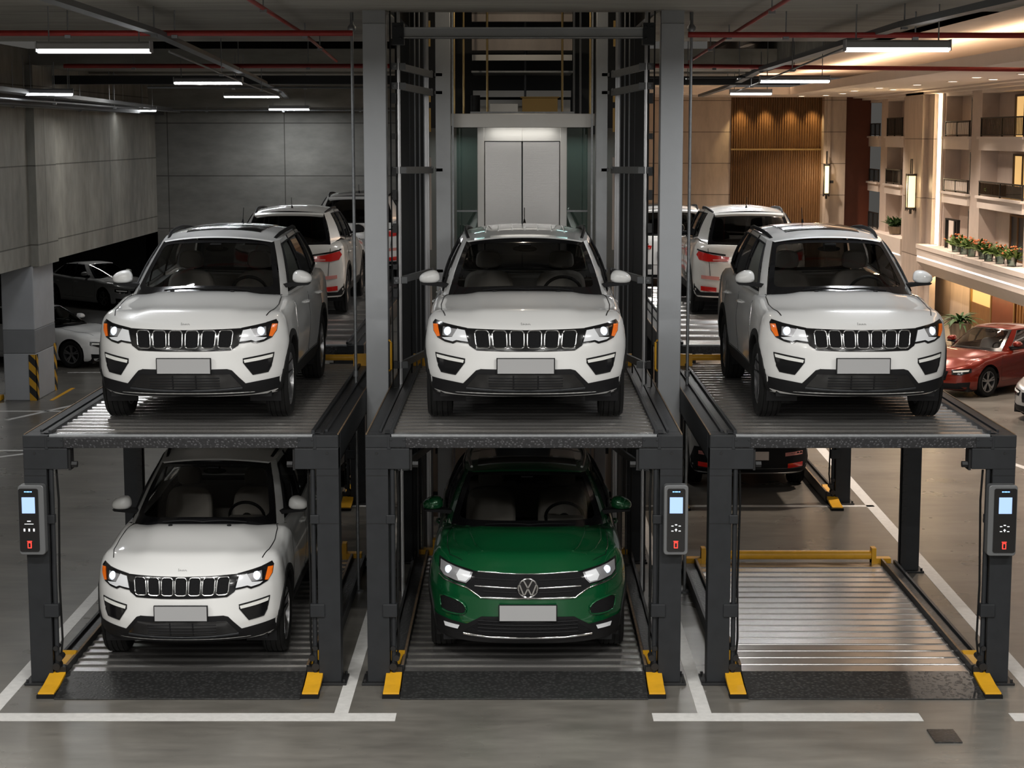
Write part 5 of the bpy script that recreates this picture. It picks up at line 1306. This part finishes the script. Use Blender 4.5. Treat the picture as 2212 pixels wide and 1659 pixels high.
# ---- plants
def leaf_pts(base, direction, L, w, droop):
    d = Vector(direction).normalized(); s = d.cross(Vector((0, 0, 1))).normalized(); P = []
    for k in range(6):
        t = k / 5; c = Vector(base) + d * L * t - Vector((0, 0, 1)) * droop * t * t; ww = w * math.sin(PI * min(.98, t * .85 + .12)); P.append([c - s * ww, c + Vector((0, 0, ww * .3)), c + s * ww])
    return P
def foliage(r, n, L, w, droop, h0, upl=.6, seed=1, spread=.0):
    rnd = random.Random(seed); m = MB()
    for k in range(n):
        a = rnd.random() * 2 * PI; u = upl * (.4 + rnd.random()); b = (rnd.uniform(-spread, spread), rnd.uniform(-spread, spread), h0 + rnd.random() * .05)
        m.grid(leaf_pts(b, (math.cos(a), math.sin(a), u), L * rnd.uniform(.6, 1.1), w, droop * rnd.uniform(.5, 1.3)))
    return m
t = thing('potted_palm', 'potted palm on the floor beside the marble ground-floor wall', 'plant', (10.35, 26.9, 0))
m = MB(); m.lathe([(.0, 0), (.17, 0), (.27, .52), (.29, .55), (.25, .55), (.23, .48), (0, .47)], (0, 0, 0), 'z', 20); m.build('pot', 'pot', t, smooth=40)
foliage(0, 60, .62, .035, .34, .55, .9, 3).build('fronds', 'leaf', t)
t = thing('potted_bush', 'leafy green bush on the lowest balcony left of the pilaster', 'plant', (XR + .02, 39.3, 1.97))
m = MB(); m.lathe([(0, 0), (.2, 0), (.26, .22), (0, .22)], (0, 0, 0), 'z', 14); m.build('pot', 'pot', t)
foliage(0, 110, .42, .05, .12, .22, 1.2, 4, .2).build('foliage', 'leaf', t)
rnd = random.Random(9)
dlab = ['flowering plant in a small glass on the balcony ledge, %s' % s for s in ('farthest, by the dark shelf', 'second from the shelf', 'third from the shelf', 'in the middle of the row', 'third from the near end', 'second from the near end', 'nearest the picture edge')]
for k in range(7):
    y = 31.6 - k * 1.05 if k else 31.2
    t = thing('potted_flower', dlab[k], 'plant', (XR - .22 + rnd.uniform(-.05, .05), 30.6 - k * .86, 1.97), 0, 'flower pots on the balcony ledge')
    m = MB(); m.lathe([(0, 0), (.10, 0), (.13, .26), (.11, .26), (.10, .02)], (0, 0, 0), 'z', 12); m.build('glass_pot', 'shaft_glass', t, smooth=40)
    foliage(0, 60, .42, .045, .18, .16, 1.4, 20 + k, .14).build('leaves', 'leaf_light', t)
    m = MB(); r2 = random.Random(40 + k)
    for j in range(12):
        a = r2.random() * 6.28; q = r2.random() * .3; p = Vector((q * math.cos(a), q * math.sin(a), .30 + r2.random() * .16)); m.lathe([(0, -.03), (.035, 0), (.0, .03)], p, 'z', 6)
    m.build('blossoms', 'flower', t)
for k in range(4):
    t = tag(MB().lathe([(0, 0), (.05, 0), (.055, .22), (.03, .27), (.03, .32), (0, .32)], (XR + .12, 26.0 + k * .7, 3.45), 'z', 10).build('bottle', ('drl', 'leaf', 'pot', 'plaster_white')[k], smooth=40),
        ('cream', 'green', 'tan', 'white')[k] + ' bottle standing behind the middle-storey balcony glass', 'bottle')
t = thing('balcony_plant', 'small bushy plant among the bottles on the middle-storey balcony', 'plant', (XR + .12, 28.6, 3.45)); foliage(0, 50, .3, .04, .1, .02, 1.3, 61, .12).build('foliage', 'leaf_light', t)
t = thing('open_shelf', 'narrow dark-framed shelf with a white board on the lower balcony', 'shelf', (XR - .05, 31.9, 1.97))
m = MB()
for y in (-.7, -.45, .2, .55): m.box(-.04, .04, y - .04, y + .04, 0, .78)
m.box(-.04, .04, -.75, .6, .74, .78); m.build('frame', 'railing', t)
m = MB(); m.box(-.05, .03, -.38, .12, 0, .74); m.build('board', 'plaster_white', t)
def even(n, a=-.465, b=.465, w=.128):
    return [(a + (b - a - w) * i / (n - 1), a + (b - a - w) * i / (n - 1) + w) for i in range(n)]
S6 = even(6, -.455, .455, .125); S7 = even(7, -.46, .46, .112)
UZ = 2.287; LZ = .108
def sx(c, s, sy=None):
    c.root.scale = (s, sy or 1, 1 if sy is None else sy)
    return c
sport_suv('white_suv', 'white SUV with plain ribbed roof on the centre lift, above the green car', (.065, .15, UZ), 0, 'ribs', S6)
sx(sport_suv('white_suv', 'white SUV with dark sunroof on the upper deck of the left lift', (-2.995, .15, UZ), 0, 'sunroof', S6), .94)
sx(sport_suv('white_suv', 'white SUV with dark sunroof, above the empty deck of the right lift', (3.085, .15, UZ), 0, 'sunroof', S7), .93)
sx(sport_suv('white_suv', 'white SUV on the lower deck of the left lift', (-3.01, -.20, LZ), 0, 'ribs', S7), .92)
green_suv()
sx(rear_suv('white_suv', 'pearl-white SUV seen from behind on the rear left lift', (-3.50, 16.0, 2.19), PI, 'pearl_paint', roof='plain'), .93, .96)
sx(rear_suv('white_suv', 'pearl-white SUV seen from behind on the rear right lift', (3.52, 16.0, 2.19), PI, 'pearl_paint', roof='plain'), .93, .96)
sx(rear_suv('white_suv', 'farthest white SUV at left, with a dark glass roof', (-3.15, 24.2, 2.1), PI, 'white_paint', roof='sunroof'), 1.)
sx(rear_suv('white_suv', 'farthest white SUV at right, mostly hidden beside the shaft column', (2.95, 24.2, 1.85), PI, 'white_paint', roof='sunroof'), 1.)
sx(rear_suv('silver_suv', 'silver SUV with dark rear bumper, on the floor under the rear right lift', (3.22, 13.0, 0.002), PI, 'silver_paint', pz=.58, plate_m='plaster_white'), .9, .9)
sx(rear_suv('dark_suv', 'dark SUV parked on the floor under the rear left lift', (-3.20, 13.0, 0.002), PI, 'dark_paint'), .9, .9)
sx(sedan('red sedan parked in front of the timber wall at right', (7.78, 18.45, .002), math.radians(-50), 'red_paint', name='red_sedan'), .86, .86)
sx(sedan('silver-white sedan cut by the right picture edge', (8.84, 15.0, .002), math.radians(-52), 'silver_paint', name='silver_sedan'), .86, .86)
sx(sedan('white sedan with its front wheel beside the striped column', (-8.45, 23.1, .002), math.radians(66), 'white_paint', name='white_sedan'), .87, .87)
sx(sedan('white sedan parked farthest back in the dark bay at left', (-10.7, 36.3, .002), math.radians(48), 'white_paint', name='white_sedan'), .87, .87)
# platform for the farthest pair
for sg, l in ((-1, 'far steel platform carrying the last white SUV at left'), (1, 'far steel platform carrying the last white SUV at right')):
    t = thing('steel_platform', l, 'platform', (sg * 3.1, 19.0, 0)); z = 2.08 if sg < 0 else 1.83
    m = MB(); m.box(-1.2, 1.2, -.6, 5.8, z - .12, z); m.build('deck', 'steel_dark', t)
    m = MB()
    for a in (-1.1, 1.1):
        for y in (-.4, 5.6): m.box(a - .09, a + .09, y - .09, y + .09, 0, z - .12)
    m.build('posts', 'steel_dark', t)
# ------------------------------------------------------------------ camera, light
cam = bpy.data.cameras.new('camera'); co = bpy.data.objects.new('camera', cam); C.objects.link(co)
cam.sensor_width = 36; cam.lens = 36 * 4000 / 2212; cam.shift_x = -14 / 2212
co.location = (0, -16.3, 4.92); co.rotation_euler = (PI / 2 - math.atan(539 / 4000), 0, 0); cam.clip_end = 200
sc = bpy.context.scene; sc.camera = co
w = bpy.data.worlds.new('world'); sc.world = w; w.use_nodes = True
w.node_tree.nodes['Background'].inputs[0].default_value = (.70, .67, .62, 1); w.node_tree.nodes['Background'].inputs[1].default_value = .10
# the garage's lamp rows go on overhead and behind the camera
COOL = (1., .985, .95)
for x in (-6.5, -2.2, 2.2, 6.5):
    for y in (-4.5, -9.5, -15, -20):
        area((x, y, 5.7), 1.5, .16, 195, COOL, (0, 0, 0), 'garage_light')
for x, y in ((-7.2, 8.5), (-7.0, 20.0), (0, 12), (3.0, 16), (3.2, 19)):  # added fill lights deeper in the hall, without lamp bodies
    area((x, y, 5.9), 1.3, .12, 60, COOL, (0, 0, 0), 'garage_light')
area((-12, 26, 2.58), 1.2, .12, 14, COOL, (0, 0, 0), 'bay_fill'); area((-12, 38, 2.58), 1.2, .12, 9, COOL, (0, 0, 0), 'bay_fill')  # added lights without fixtures so the cars in the dark bay show
# added fill above the elevator doors, gives the steel its bright-to-dark gradient
area((.045, 6.1, 4.97), .8, .1, 3, (1, .97, .9), (.3, 0, 0), 'door_fill')
l = bpy.data.lights.new('shaft_fill', 'POINT'); l.energy = 16; l.color = (1, .85, .65); l.shadow_soft_size = .04; o = bpy.data.objects.new('shaft_fill', l); C.objects.link(o); o.location = (.045, 4.3, 6.55)  # added fill without a fixture, brightens the storey above the doors
for sg in (-1, 1): area((sg * .72, 7.0, 4.9), .2, .4, 3, (.8, .95, 1), (0, 0, 0), 'shaft_fill')
sc.view_settings.view_transform = 'Standard'; sc.view_settings.look = 'None'; sc.view_settings.gamma = 1; sc.view_settings.use_curve_mapping = False
sc.view_settings.exposure = 0.0
